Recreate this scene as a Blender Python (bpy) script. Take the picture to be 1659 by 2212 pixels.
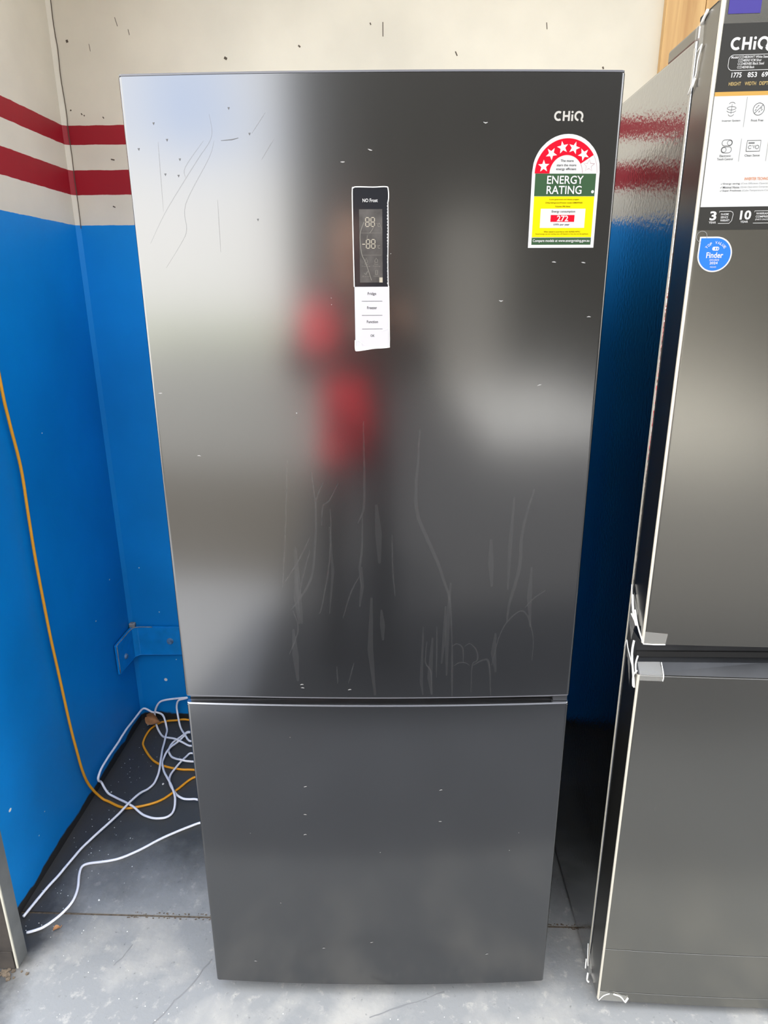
import bpy, bmesh, math, random
from mathutils import Vector, Matrix
random.seed(4)
S = bpy.context.scene
for o in list(bpy.data.objects): bpy.data.objects.remove(o)
COL = S.collection

# ------------------------------------------------------------------ camera
cd = bpy.data.cameras.new('camera'); cam = bpy.data.objects.new('camera', cd); COL.objects.link(cam); S.camera = cam
cd.sensor_fit = 'HORIZONTAL'; cd.sensor_width = 36.0; cd.lens = 1460.75/1659*36.0; cd.clip_start = 0.01; cd.clip_end = 200
P_, Y_, R_ = 0.3126, 0.0370, -0.0056
fw = Vector((-math.sin(Y_)*math.cos(P_), math.cos(Y_)*math.cos(P_), -math.sin(P_)))
rt = Vector((math.cos(Y_), math.sin(Y_), 0)); up = rt.cross(fw)
rt, up = rt*math.cos(R_)+up*math.sin(R_), -rt*math.sin(R_)+up*math.cos(R_)
mw = Matrix((rt, up, -fw)).transposed().to_4x4(); mw.translation = Vector((0.4041, -1.0604, 1.4360))
cam.matrix_world = mw

# ------------------------------------------------------------------ sky (bright broken cloud, no direct sun)
W = bpy.data.worlds.new('sky'); S.world = W; W.use_nodes = True
n = W.node_tree.nodes; l = W.node_tree.links; n.clear()
out = n.new('ShaderNodeOutputWorld'); bg = n.new('ShaderNodeBackground'); l.new(bg.outputs[0], out.inputs[0])
tc = n.new('ShaderNodeTexCoord'); no = n.new('ShaderNodeTexNoise'); no.inputs['Scale'].default_value = 2.6; no.inputs['Detail'].default_value = 5
mpw = n.new('ShaderNodeMapping'); mpw.inputs['Location'].default_value = (0, 0, 0); l.new(tc.outputs['Generated'], mpw.inputs['Vector']); l.new(mpw.outputs[0], no.inputs['Vector'])
cr = n.new('ShaderNodeValToRGB'); cr.color_ramp.elements[0].position = .36; cr.color_ramp.elements[1].position = .52
cr.color_ramp.elements[0].color = (.30, .50, .92, 1); cr.color_ramp.elements[1].color = (1.0, .985, .95, 1)
sx = n.new('ShaderNodeSeparateXYZ'); l.new(tc.outputs['Generated'], sx.inputs[0])
hz = n.new('ShaderNodeMapRange'); hz.inputs['From Min'].default_value = .24; hz.inputs['From Max'].default_value = .10; l.new(sx.outputs['Z'], hz.inputs['Value'])   # pale haze and far cloud low over the horizon, all round
mxs = n.new('ShaderNodeMath'); mxs.operation = 'MAXIMUM'; l.new(no.outputs['Fac'], mxs.inputs[0]); l.new(hz.outputs[0], mxs.inputs[1]); l.new(mxs.outputs[0], cr.inputs['Fac']); l.new(cr.outputs['Color'], bg.inputs['Color'])
bg.inputs['Strength'].default_value = 5.0
# sun high behind the building, so that the doorway itself lies in its shade
sl = bpy.data.lights.new('sun', 'SUN'); sl.energy = 17.0; sl.angle = math.radians(.6); sl.color = (1.0, .95, .86)
sun = bpy.data.objects.new('sun', sl); COL.objects.link(sun); sun.rotation_euler = Vector((.10, -.53, -.84)).to_track_quat('-Z', 'Y').to_euler()
V = S.view_settings; V.view_transform = 'Standard'; V.look = 'None'; V.gamma = 1; V.exposure = 0.25; V.use_curve_mapping = False

# ------------------------------------------------------------------ materials
def lin(c): return tuple((v/255/12.92 if v/255 <= .04045 else ((v/255+.055)/1.055)**2.4) for v in c)
def mat(name, rgb=None, rough=.6, metal=0.0, spec=None, alpha=None, var=0.0, vscale=6.0, bump=0.0, bscale=60.0, lc=None, coat=0.0):
    m = bpy.data.materials.new(name); m.use_nodes = True
    N = m.node_tree.nodes; L = m.node_tree.links; b = N['Principled BSDF']
    c = lc if lc is not None else lin(rgb)
    b.inputs['Base Color'].default_value = (*c, 1); b.inputs['Roughness'].default_value = rough; b.inputs['Metallic'].default_value = metal
    if spec is not None: b.inputs['Specular IOR Level'].default_value = spec
    if alpha is not None: b.inputs['Alpha'].default_value = alpha
    if coat: b.inputs['Coat Weight'].default_value = coat
    t = N.new('ShaderNodeTexCoord')
    if var:
        x = N.new('ShaderNodeTexNoise'); x.inputs['Scale'].default_value = vscale; x.inputs['Detail'].default_value = 6
        L.new(t.outputs['Object'], x.inputs['Vector'])
        r = N.new('ShaderNodeMapRange'); r.inputs['From Min'].default_value = .3; r.inputs['From Max'].default_value = .7
        r.inputs['To Min'].default_value = 1-var; r.inputs['To Max'].default_value = 1+var; L.new(x.outputs['Fac'], r.inputs['Value'])
        v = N.new('ShaderNodeVectorMath'); v.operation = 'SCALE'; v.inputs[0].default_value = c; L.new(r.outputs[0], v.inputs['Scale'])
        L.new(v.outputs[0], b.inputs['Base Color'])
    if bump:
        x = N.new('ShaderNodeTexNoise'); x.inputs['Scale'].default_value = bscale; x.inputs['Detail'].default_value = 3
        L.new(t.outputs['Object'], x.inputs['Vector'])
        u = N.new('ShaderNodeBump'); u.inputs['Strength'].default_value = bump; u.inputs['Distance'].default_value = .002
        L.new(x.outputs['Fac'], u.inputs['Height']); L.new(u.outputs[0], b.inputs['Normal'])
    return m

def wall_material():
    m = bpy.data.materials.new('striped_wall_paint'); m.use_nodes = True
    N = m.node_tree.nodes; L = m.node_tree.links; b = N['Principled BSDF']; b.inputs['Roughness'].default_value = .5; b.inputs['Specular IOR Level'].default_value = .3
    g = N.new('ShaderNodeNewGeometry'); sp = N.new('ShaderNodeSeparateXYZ'); L.new(g.outputs['Position'], sp.inputs[0])
    no = N.new('ShaderNodeTexNoise'); no.inputs['Scale'].default_value = 30; no.inputs['Detail'].default_value = 4; L.new(g.outputs['Position'], no.inputs['Vector'])
    ma = N.new('ShaderNodeMath'); ma.operation = 'MULTIPLY_ADD'; ma.inputs[1].default_value = .004; L.new(no.outputs['Fac'], ma.inputs[0]); L.new(sp.outputs['Z'], ma.inputs[2])
    div = N.new('ShaderNodeMath'); div.operation = 'DIVIDE'; div.inputs[1].default_value = 4.0; L.new(ma.outputs[0], div.inputs[0])
    cr = N.new('ShaderNodeValToRGB'); cr.color_ramp.interpolation = 'CONSTANT'; e = cr.color_ramp.elements
    blue, cream, red = (0.0, .220, .61, 1), (.67, .62, .51, 1), (.31, .008, .018, 1)
    stops = [(.002/4, blue), (1.6154, cream), (1.692, red), (1.764, cream), (1.8177, red), (1.869, cream)]
    e[0].position = 0; e[0].color = blue; e[1].position = 1.6154/4; e[1].color = cream
    for z, c in stops[2:]:
        k = e.new(z/4); k.color = c
    L.new(div.outputs[0], cr.inputs['Fac'])
    # unpainted dirty foot of the wall with an uneven edge
    n2 = N.new('ShaderNodeTexNoise'); n2.inputs['Scale'].default_value = 9; n2.inputs['Detail'].default_value = 5; L.new(g.outputs['Position'], n2.inputs['Vector'])
    mr = N.new('ShaderNodeMath'); mr.operation = 'MULTIPLY_ADD'; mr.inputs[1].default_value = -.045; L.new(n2.outputs['Fac'], mr.inputs[0]); L.new(sp.outputs['Z'], mr.inputs[2])
    st = N.new('ShaderNodeMapRange'); st.inputs['From Min'].default_value = 0.0; st.inputs['From Max'].default_value = .006; L.new(mr.outputs[0], st.inputs['Value'])
    mx = N.new('ShaderNodeMix'); mx.data_type = 'RGBA'; mx.inputs['A'].default_value = (.028, .027, .026, 1)
    L.new(st.outputs[0], mx.inputs['Factor']); L.new(cr.outputs['Color'], mx.inputs['B'])
    # hand marks and uneven paint
    n3 = N.new('ShaderNodeTexNoise'); n3.inputs['Scale'].default_value = 3.5; n3.inputs['Detail'].default_value = 7; L.new(g.outputs['Position'], n3.inputs['Vector'])
    r3 = N.new('ShaderNodeMapRange'); r3.inputs['From Min'].default_value = .3; r3.inputs['From Max'].default_value = .7; r3.inputs['To Min'].default_value = .90; r3.inputs['To Max'].default_value = 1.08
    L.new(n3.outputs['Fac'], r3.inputs['Value'])
    sc = N.new('ShaderNodeVectorMath'); sc.operation = 'SCALE'; L.new(mx.outputs['Result'], sc.inputs[0]); L.new(r3.outputs[0], sc.inputs['Scale'])
    L.new(sc.outputs[0], b.inputs['Base Color'])
    bu = N.new('ShaderNodeBump'); bu.inputs['Strength'].default_value = .25; bu.inputs['Distance'].default_value = .004
    n4 = N.new('ShaderNodeTexNoise'); n4.inputs['Scale'].default_value = 11; n4.inputs['Detail'].default_value = 6; L.new(g.outputs['Position'], n4.inputs['Vector'])
    L.new(n4.outputs['Fac'], bu.inputs['Height']); L.new(bu.outputs[0], b.inputs['Normal'])
    return m

def concrete_material(name, base, light, dark, grime=False, shade_and_dirt=None):
    m = bpy.data.materials.new(name); m.use_nodes = True
    N = m.node_tree.nodes; L = m.node_tree.links; b = N['Principled BSDF']; b.inputs['Roughness'].default_value = .55
    g = N.new('ShaderNodeNewGeometry')
    def noise(s, d=6, r=.6):
        x = N.new('ShaderNodeTexNoise'); x.inputs['Scale'].default_value = s; x.inputs['Detail'].default_value = d; x.inputs['Roughness'].default_value = r
        L.new(g.outputs['Position'], x.inputs['Vector']); return x
    def ramp(x, lo, hi):
        r = N.new('ShaderNodeMapRange'); r.inputs['From Min'].default_value = lo; r.inputs['From Max'].default_value = hi; L.new(x, r.inputs['Value']); return r.outputs[0]
    def mix(f, A, B):
        x = N.new('ShaderNodeMix'); x.data_type = 'RGBA'; L.new(f, x.inputs['Factor'])
        for s, v in (('A', A), ('B', B)):
            if isinstance(v, tuple): x.inputs[s].default_value = (*v, 1)
            else: L.new(v, x.inputs[s])
        return x.outputs['Result']
    a = noise(5); c = mix(ramp(a.outputs['Fac'], .50, .68), base, light)
    f = noise(38, 8, .7); c = mix(ramp(f.outputs['Fac'], .56, .66), c, light)
    h = noise(70, 6, .7); c = mix(ramp(h.outputs['Fac'], .62, .72), c, dark)
    if shade_and_dirt:    # darker towards the back: indoor shade and dirt put into the colour
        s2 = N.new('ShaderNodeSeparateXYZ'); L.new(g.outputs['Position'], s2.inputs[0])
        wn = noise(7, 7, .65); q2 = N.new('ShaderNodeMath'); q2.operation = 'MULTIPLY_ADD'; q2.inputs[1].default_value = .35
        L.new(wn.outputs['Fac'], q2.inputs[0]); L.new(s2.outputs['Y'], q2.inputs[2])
        c = mix(ramp(q2.outputs[0], .40, .62), c, shade_and_dirt)
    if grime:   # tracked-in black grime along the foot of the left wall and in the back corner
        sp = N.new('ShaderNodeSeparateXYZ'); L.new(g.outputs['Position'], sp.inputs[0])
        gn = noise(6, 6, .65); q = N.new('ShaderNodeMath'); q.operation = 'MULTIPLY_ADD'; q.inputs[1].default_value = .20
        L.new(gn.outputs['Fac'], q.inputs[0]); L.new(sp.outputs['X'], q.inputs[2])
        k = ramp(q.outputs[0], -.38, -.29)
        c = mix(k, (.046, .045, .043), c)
    L.new(c, b.inputs['Base Color'])
    bu = N.new('ShaderNodeBump'); bu.inputs['Strength'].default_value = .35; bu.inputs['Distance'].default_value = .003
    L.new(f.outputs['Fac'], bu.inputs['Height']); L.new(bu.outputs[0], b.inputs['Normal'])
    return m

def steel_material(name, base, rough, tint=(1, 1, 1), spots=True):
    m = bpy.data.materials.new(name); m.use_nodes = True
    N = m.node_tree.nodes; L = m.node_tree.links; b = N['Principled BSDF']
    b.inputs['Metallic'].default_value = 1.0; b.inputs['Base Color'].default_value = (base*tint[0], base*tint[1], base*tint[2], 1)
    t = N.new('ShaderNodeTexCoord'); mp = N.new('ShaderNodeMapping'); mp.inputs['Scale'].default_value = (9, 9, 1.6); L.new(t.outputs['Object'], mp.inputs['Vector'])
    x = N.new('ShaderNodeTexNoise'); x.inputs['Scale'].default_value = 3; x.inputs['Detail'].default_value = 6; L.new(mp.outputs[0], x.inputs['Vector'])
    r = N.new('ShaderNodeMapRange'); r.inputs['From Min'].default_value = .3; r.inputs['From Max'].default_value = .7
    r.inputs['To Min'].default_value = rough-.003; r.inputs['To Max'].default_value = rough+.003; L.new(x.outputs['Fac'], r.inputs['Value']); L.new(r.outputs[0], b.inputs['Roughness'])
    return m

def wood_material():
    m = bpy.data.materials.new('golden_timber'); m.use_nodes = True
    N = m.node_tree.nodes; L = m.node_tree.links; b = N['Principled BSDF']; b.inputs['Roughness'].default_value = .5
    g = N.new('ShaderNodeTexCoord'); mp = N.new('ShaderNodeMapping'); mp.inputs['Scale'].default_value = (14, 14, .7); L.new(g.outputs['Object'], mp.inputs['Vector'])
    x = N.new('ShaderNodeTexNoise'); x.inputs['Scale'].default_value = 2.2; x.inputs['Detail'].default_value = 6; x.inputs['Distortion'].default_value = .6; L.new(mp.outputs[0], x.inputs['Vector'])
    cr = N.new('ShaderNodeValToRGB'); cr.color_ramp.elements[0].position = .32; cr.color_ramp.elements[1].position = .66
    cr.color_ramp.elements[0].color = (.42, .22, .075, 1); cr.color_ramp.elements[1].color = (.72, .47, .20, 1)
    L.new(x.outputs['Fac'], cr.inputs['Fac']); L.new(cr.outputs['Color'], b.inputs['Base Color'])
    return m

def film_material(name, rgb, alpha, rough=.25):
    m = mat(name, rgb, rough, alpha=alpha); return m

M = {}
M['wall'] = wall_material()
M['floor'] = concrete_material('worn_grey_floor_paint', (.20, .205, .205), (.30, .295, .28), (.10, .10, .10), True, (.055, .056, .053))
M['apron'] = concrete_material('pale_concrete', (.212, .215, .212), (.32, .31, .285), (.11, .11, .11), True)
M['asphalt'] = mat('dark_asphalt', lc=(.045, .045, .047), rough=.85, var=.3, vscale=20)
M['paving'] = mat('light_paving', lc=(.20, .195, .18), rough=.8, var=.15, vscale=2)
M['lawn'] = mat('lawn_green', lc=(.30, .34, .18), rough=.9, var=.4, vscale=1.5)
M['kerbstrip'] = mat('mid_grey_concrete', lc=(.15, .152, .155), rough=.8, var=.12, vscale=3)
M['palepath'] = mat('pale_blue_grey_path', lc=(.26, .265, .275), rough=.8, var=.1, vscale=3)
M['brightpaving'] = mat('bright_paving', lc=(.46, .455, .44), rough=.8, var=.1, vscale=3)
M['gravel'] = mat('brown_gravel', lc=(.085, .075, .06), rough=.95, var=.3, vscale=12)
M['joint'] = mat('joint_dirt', lc=(.10, .075, .05), rough=.95, var=.5, vscale=120)
M['crack'] = mat('crack_dark', lc=(.17, .17, .17), rough=.9)
M['nick'] = mat('wall_nick_dark', lc=(.09, .07, .05), rough=.9)
M['chip'] = mat('white_chip', lc=(.75, .74, .70), rough=.8)
M['ceiling'] = mat('ceiling_cream', lc=(.55, .52, .46), rough=.8)
M['render'] = mat('outer_render', lc=(.45, .43, .40), rough=.8, var=.1)
M['brownwall'] = mat('brown_brick_wall', lc=(.024, .022, .018), rough=.9, var=.2)
M['roller'] = mat('grey_roller_door', lc=(.20, .19, .17), rough=.6)
M['post'] = mat('galvanised_grey_steel', lc=(.15, .155, .15), rough=.5, metal=.3, var=.2, vscale=14)
M['dark_brown'] = mat('dark_brown_inside', lc=(.030, .024, .019), rough=.9, var=.4, vscale=25)
M['postedge'] = mat('worn_pale_edge', lc=(.42, .40, .33), rough=.6)
M['blue'] = mat('blue_bracket_paint', lc=(0, .225, .61), rough=.4, var=.12, vscale=25, bump=.15)
M['bolt'] = mat('worn_blue_bolt', lc=(.10, .20, .33), rough=.45, var=.4, vscale=90)
M['bareedge'] = mat('bare_metal_edge', lc=(.24, .24, .22), rough=.5, var=.4, vscale=80)
M['wood'] = wood_material()
M['steel'] = steel_material('black_brushed_steel', .148, .175, (1.0, 1.0, 1.0))
M['steel2'] = steel_material('black_steel_warm', .25, .25, (1.06, 1.02, .90))
M['side'] = mat('black_side_paint', lc=(.50, .50, .50), rough=.12, metal=1.0, bump=.22, bscale=120)
M['doorside'] = mat('dark_door_side', lc=(.30, .29, .27), rough=.26, metal=1.0)
M['gasket'] = mat('black_gasket', lc=(.008, .008, .008), rough=.7)
M['gap'] = mat('gloss_black_plastic', lc=(.012, .012, .012), rough=.3, var=.3, vscale=40)
M['cap'] = mat('dark_grey_cap', lc=(.11, .11, .12), rough=.35)
M['silver'] = mat('bright_silver_trim', lc=(.78, .78, .80), rough=.22, metal=1.0)
M['cream_edge'] = mat('pale_cream_edge', lc=(.46, .43, .36), rough=.45)  # pale cream for the thin strips along the upright edges
M['recess'] = mat('grey_handle_recess', lc=(.030, .031, .033), rough=.45, var=.2, vscale=18, spec=.25)
M['white'] = mat('label_white', lc=(.43, .425, .41), rough=.5, spec=.2)
M['offwhite'] = mat('panel_white_film', lc=(.385, .375, .385), rough=.35, spec=.3)
M['logo'] = mat('logo_silver', lc=(.34, .325, .29), rough=.45, spec=.3)
M['red'] = mat('label_red', lc=(.44, .001, .012), rough=.5, spec=.1)
M['green'] = mat('label_green', lc=(.024, .058, .024), rough=.5, spec=.15)
M['yellow'] = mat('label_yellow', lc=(.50, .41, .0), rough=.5, spec=.1)
M['ink'] = mat('ink_dark', lc=(.03, .03, .03), rough=.5, spec=.1)
M['inkbrown'] = mat('ink_on_yellow', lc=(.08, .055, .0), rough=.5, spec=.1)
M['inkgrey'] = mat('ink_grey', lc=(.045, .045, .045), rough=.5, spec=.1)
M['inklight'] = mat('ink_pale_grey', lc=(.20, .20, .195), rough=.5, spec=.2)
M['inkpink'] = mat('thin_red_line', lc=(.28, .13, .15), rough=.5, spec=.1)
M['orangeink'] = mat('ink_orange', lc=(.42, .14, .04), rough=.5, spec=.1)
M['panelblack'] = mat('panel_gloss_black', lc=(.010, .011, .014), rough=.12)
M['display'] = mat('display_grey', lc=(.050, .046, .042), rough=.35, var=.35, vscale=60, spec=.3)
M['segment'] = mat('display_segment_cream', lc=(.30, .27, .21), rough=.4, spec=.2)
M['segdim'] = mat('display_segment_dim', lc=(.13, .122, .105), rough=.4, spec=.2)
M['film'] = film_material('clear_film_edge', (225, 225, 220), .75)
M['stickerblack'] = mat('sticker_black', lc=(.022, .021, .018), rough=.4, spec=.25)
M['stickerwhite'] = mat('sticker_white', lc=(.40, .40, .385), rough=.45, spec=.2)
M['gold'] = mat('sticker_gold', lc=(.36, .21, .05), rough=.4, spec=.2)
M['goldink'] = mat('gold_ink', lc=(.36, .26, .10), rough=.5, spec=.2)
M['purple'] = mat('violet_sticker', lc=(.040, .030, .17), rough=.35, spec=.3)
M['finder'] = mat('award_blue', lc=(.018, .12, .46), rough=.4, spec=.2)
M['tape'] = film_material('clear_tape', (235, 233, 225), .16, .2)
M['tapefold'] = mat('tape_fold_white', lc=(.85, .84, .79), rough=.3)
M['smear'] = film_material('dried_water_streak', (150, 148, 145), .025, .6)
M['scratch'] = film_material('faint_scratch', (120, 120, 118), .28, .5)
M['speck'] = mat('pale_speck', lc=(.30, .295, .28), rough=.7, spec=.2)
M['dent'] = mat('dark_speck', lc=(.08, .08, .08), rough=.7)
M['orangecord'] = mat('orange_cord', lc=(.86, .36, .015), rough=.45)
M['whitecord'] = mat('white_cord', lc=(.88, .88, .92), rough=.4)
M['leaf'] = mat('dry_leaf', lc=(.42, .21, .09), rough=.7, var=.25, vscale=60)
M['skin'] = mat('skin', lc=(.50, .29, .20), rough=.5)
M['hair'] = mat('dark_hair', lc=(.012, .010, .009), rough=.6)
M['shirt'] = mat('red_shirt', lc=(.85, .02, .045), rough=.8)
M['jacket'] = mat('charcoal_jacket', lc=(.022, .021, .022), rough=.9)
M['trousers'] = mat('dark_trousers', lc=(.022, .023, .028), rough=.9)
M['shoe'] = mat('black_shoe', lc=(.012, .012, .012), rough=.6)
M['phone'] = mat('phone_black', lc=(.012, .012, .013), rough=.25)
M['screen'] = mat('phone_glass', lc=(.02, .02, .025), rough=.08)

# ------------------------------------------------------------------ mesh helpers
def link(name, me, m, parent=None, smooth=False):
    o = bpy.data.objects.new(name, me); COL.objects.link(o)
    for x in (m if isinstance(m, (list, tuple)) else [m]):
        if x: me.materials.append(M[x])
    if parent: o.parent = parent
    if smooth:
        for p in me.polygons: p.use_smooth = True
    return o
def tag(o, label=None, cat=None, kind=None, group=None):
    for k, v in (('label', label), ('category', cat), ('kind', kind), ('group', group)):
        if v: o[k] = v
    return o
def empty(name, loc=(0, 0, 0), rz=0):
    o = bpy.data.objects.new(name, None); COL.objects.link(o); o.location = loc; o.rotation_euler = (0, 0, rz); o.empty_display_size = .05; return o
def pyd(name, v, f, m, parent=None, smooth=False):
    me = bpy.data.meshes.new(name); me.from_pydata(v, [], f); me.update(); return link(name, me, m, parent, smooth)
def frombm(name, bm, m, parent=None, smooth=False):
    me = bpy.data.meshes.new(name); bmesh.ops.recalc_face_normals(bm, faces=bm.faces); bm.to_mesh(me); bm.free(); return link(name, me, m, parent, smooth)
def box(name, lo, hi, m, parent=None, bev=0.0, seg=2):
    bm = bmesh.new(); bmesh.ops.create_cube(bm, size=1)
    for v in bm.verts: v.co = Vector([(lo[i]+hi[i])/2+v.co[i]*(hi[i]-lo[i]) for i in range(3)])
    if bev: bmesh.ops.bevel(bm, geom=list(bm.edges), offset=bev, segments=seg, affect='EDGES', profile=.5)
    return frombm(name, bm, m, parent)
def prism(name, poly, z0, z1, m, parent=None, bev=0.0, soft=False):
    """vertical prism over an xy outline"""
    bm = bmesh.new(); b = [bm.verts.new((x, y, z0)) for x, y in poly]; t = [bm.verts.new((x, y, z1)) for x, y in poly]; k = len(poly)
    fb = bm.faces.new(b[::-1]); ft = bm.faces.new(t)
    for i in range(k): bm.faces.new((b[i], b[(i+1) % k], t[(i+1) % k], t[i]))
    if bev: bmesh.ops.bevel(bm, geom=list(fb.edges)+list(ft.edges), offset=bev, segments=2, affect='EDGES', profile=.5)
    o = frombm(name, bm, m, parent, soft)
    if soft: o.data.set_sharp_from_angle(angle=.35)
    return o
def catmull(P, k=6):
    P = [Vector(p) for p in P]; out = []
    for i in range(len(P)-1):
        a, b, c, d = P[max(i-1, 0)], P[i], P[i+1], P[min(i+2, len(P)-1)]
        for j in range(k):
            t = j/k; out.append(.5*((2*b)+(c-a)*t+(2*a-5*b+4*c-d)*t*t+(3*b-a-3*c+d)*t**3))
    out.append(P[-1]); return out
def tube(name, P, r, m, parent=None, sides=8, k=6, zmin=None):
    Q = catmull(P, k); v = []; f = []
    if zmin is not None:
        for q in Q: q.z = max(q.z, zmin)
    u = None
    for i, p in enumerate(Q):
        t = (Q[min(i+1, len(Q)-1)]-Q[max(i-1, 0)])
        t = t.normalized() if t.length > 1e-9 else Vector((0, 0, 1))
        if u is None: u = t.orthogonal().normalized()
        u = (u-t*u.dot(t)); u = u.normalized() if u.length > 1e-6 else t.orthogonal().normalized()
        w = t.cross(u)
        for s in range(sides):
            a = 2*math.pi*s/sides; v.append(p+u*(r*math.cos(a))+w*(r*math.sin(a)))
    for i in range(len(Q)-1):
        for s in range(sides):
            a, b = i*sides+s, i*sides+(s+1) % sides; f.append((a, b, b+sides, a+sides))
    f.append(tuple(range(sides))[::-1]); f.append(tuple(range((len(Q)-1)*sides, len(Q)*sides)))
    return pyd(name, v, f, m, parent, True)
# flat print: 2-D shapes in (x, z) wrapped on a door front
class Flat:
    def __init__(s): s.v = []; s.f = []
    def poly(s, P): k = len(s.v); s.v += [tuple(p) for p in P]; s.f.append(tuple(range(k, k+len(P)))); return s
    def rect(s, x0, z0, x1, z1):
        k = max(1, int(abs(x1-x0)/.03))
        for i in range(k):
            a, b = x0+(x1-x0)*i/k, x0+(x1-x0)*(i+1)/k; s.poly([(a, z0), (b, z0), (b, z1), (a, z1)])
        return s
    def stroke(s, P, w, taper=False):
        P = [Vector(p) for p in P]; a = []; b = []
        for i, p in enumerate(P):
            t = P[min(i+1, len(P)-1)]-P[max(i-1, 0)]; t = t.normalized() if t.length > 1e-9 else Vector((1, 0)); q = Vector((-t.y, t.x))
            ww = w*(1 if not taper else (.25+.75*math.sin(math.pi*min(1, max(0, i/(len(P)-1)*.9+.05)))))
            a.append(p+q*ww/2); b.append(p-q*ww/2)
        for i in range(len(P)-1): s.poly([a[i], b[i], b[i+1], a[i+1]])
        return s
    def arc(s, cx, cz, r, a0, a1, w, k=28):
        return s.stroke([(cx+r*math.cos(math.radians(a0+(a1-a0)*i/k)), cz+r*math.sin(math.radians(a0+(a1-a0)*i/k))) for i in range(k+1)], w)
    def disc(s, cx, cz, r, k=24): return s.poly([(cx+r*math.cos(2*math.pi*i/k), cz+r*math.sin(2*math.pi*i/k)) for i in range(k)])
    def ring(s, pts, w): return s.stroke(list(pts)+[pts[0]], w)
    def text(s, txt, x0, z0, x1, z1, bold=0.0, rot=None):
        cu = bpy.data.curves.new('t', 'FONT'); cu.body = txt; cu.size = 1; cu.offset = bold; cu.resolution_u = 3
        ob = bpy.data.objects.new('t', cu); COL.objects.link(ob); bpy.context.view_layer.update()
        me = bpy.data.meshes.new_from_object(ob.evaluated_get(bpy.context.evaluated_depsgraph_get()))
        vs = [(v.co.x, v.co.y) for v in me.vertices]; fs = [tuple(p.vertices) for p in me.polygons]
        bpy.data.objects.remove(ob); bpy.data.curves.remove(cu); bpy.data.meshes.remove(me)
        xs = [v[0] for v in vs]; ys = [v[1] for v in vs]; ax, bx, ay, by = min(xs), max(xs), min(ys), max(ys)
        k = len(s.v)
        for x, y in vs:
            X = x0+(x-ax)/(bx-ax)*(x1-x0); Z = z0+(y-ay)/(by-ay)*(z1-z0)
            if rot: X, Z = rot(X, Z)
            s.v.append((X, Z))
        s.f += [tuple(i+k for i in q) for q in fs]; return s
    def build(s, name, m, parent, surf, off):
        """wrap on y = surf(x), lying off in front of it, faces towards -y"""
        v = [(x, surf(x)-off, z) for x, z in s.v]; f = []
        for q in s.f:
            area = 0
            for i in range(len(q)):
                (xa, za), (xb, zb) = s.v[q[i]], s.v[q[(i+1) % len(q)]]; area += xa*zb-xb*za
            f.append(q if area > 0 else q[::-1])
        return pyd(name, v, f, m, parent)
def logo(F, x0, z0, h):
    """rounded wordmark C H i Q drawn with strokes"""
    p = lambda x, z: (x0+x*h, z0+z*h); w = .215*h
    F.arc(x0+.50*h, z0+.5*h, .40*h, 52, 308, w)
    F.stroke([p(1.10, 0), p(1.10, 1.0)], w); F.stroke([p(1.70, 0), p(1.70, 1.0)], w); F.stroke([p(1.05, .5), p(1.75, .5)], w*.95)
    F.stroke([p(2.08, 0), p(2.08, .66)], w); F.disc(*p(2.08, .90), w*.55)
    F.arc(x0+2.84*h, z0+.5*h, .41*h, -46, 266, w); F.stroke([p(3.13, .21), p(3.20, .05), p(3.36, -.05)], w*.95)
    return F

# traced on the real door, in millimetres from its lower left corner
SM= [[(247,1161),(252,1100),(248,1026),(238,970),(210,924),(200,916)],[(241,1050),(217,1002),(194,967)],[(267,1145),(255,1119),(252,1100)],[(290,1142),(275,1113),(264,1103),(261,1070)],[(276,1099),(276,1060),(271,998),(256,920),(250,907)],[(333,1244),(333,1157),(331,1099),(321,1073)],[(329,1086),(327,1025),(323,991),(326,956)],[(378,1053),(379,991),(383,941)],[(422,1232),(420,1176),(417,1132),(420,1089),(435,1049),(452,1011),(465,973),(478,927),(483,850)],[(483,850),(486,742)],[(456,883),(457,781)],[(439,853),(437,812),(447,792),(448,746)],[(483,842),(491,848),(502,840),(504,812)],[(505,842),(515,848),(527,834),(529,815),(520,804),(520,749)],[(488,804),(496,810),(508,810),(516,804)],[(521,804),(539,815),(550,808),(556,742)],[(555,804),(565,857),(579,890),(601,910),(615,897),(626,857),(627,812)],[(578,890),(581,927),(594,990),(596,1059),(611,1131)],[(608,916),(623,934),(642,948)],[(323,980),(306,945),(292,898)],[(206,913),(213,876),(195,827)],[(209,1180),(200,1060),(190,956)],[(240,1026),(225,974),(217,934)],[(310,812),(299,769)],[(279,804),(280,769)]]
SC= [[(48,1642),(47,1601),(46,1551)],[(124,1675),(125,1647),(104,1620),(83,1594),(48,1549),(22,1508)],[(128,1642),(119,1620),(80,1561),(78,1528),(71,1512),(42,1474)],[(113,1642),(84,1609),(83,1595)],[(203,1676),(182,1650)],[(213,1643),(194,1617)],[(127,1566),(126,1495)]]
SP= [(44,1665),(152,1682),(61,1644),(179,1650),(73,1598),(184,1539),(19,1633),(77,1619),(54,1600),(215,767),(216,760),(301,757),(212,544),(209,479),(470,463),(207,431),(575,118),(334,154),(470,537),(66,1188),(677,1401),(542,1424),(509,1661),(618,1479),(662,1478),(234,137),(88,95),(348,1628),(309,1613),(608,1299),(13,1288)]
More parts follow.
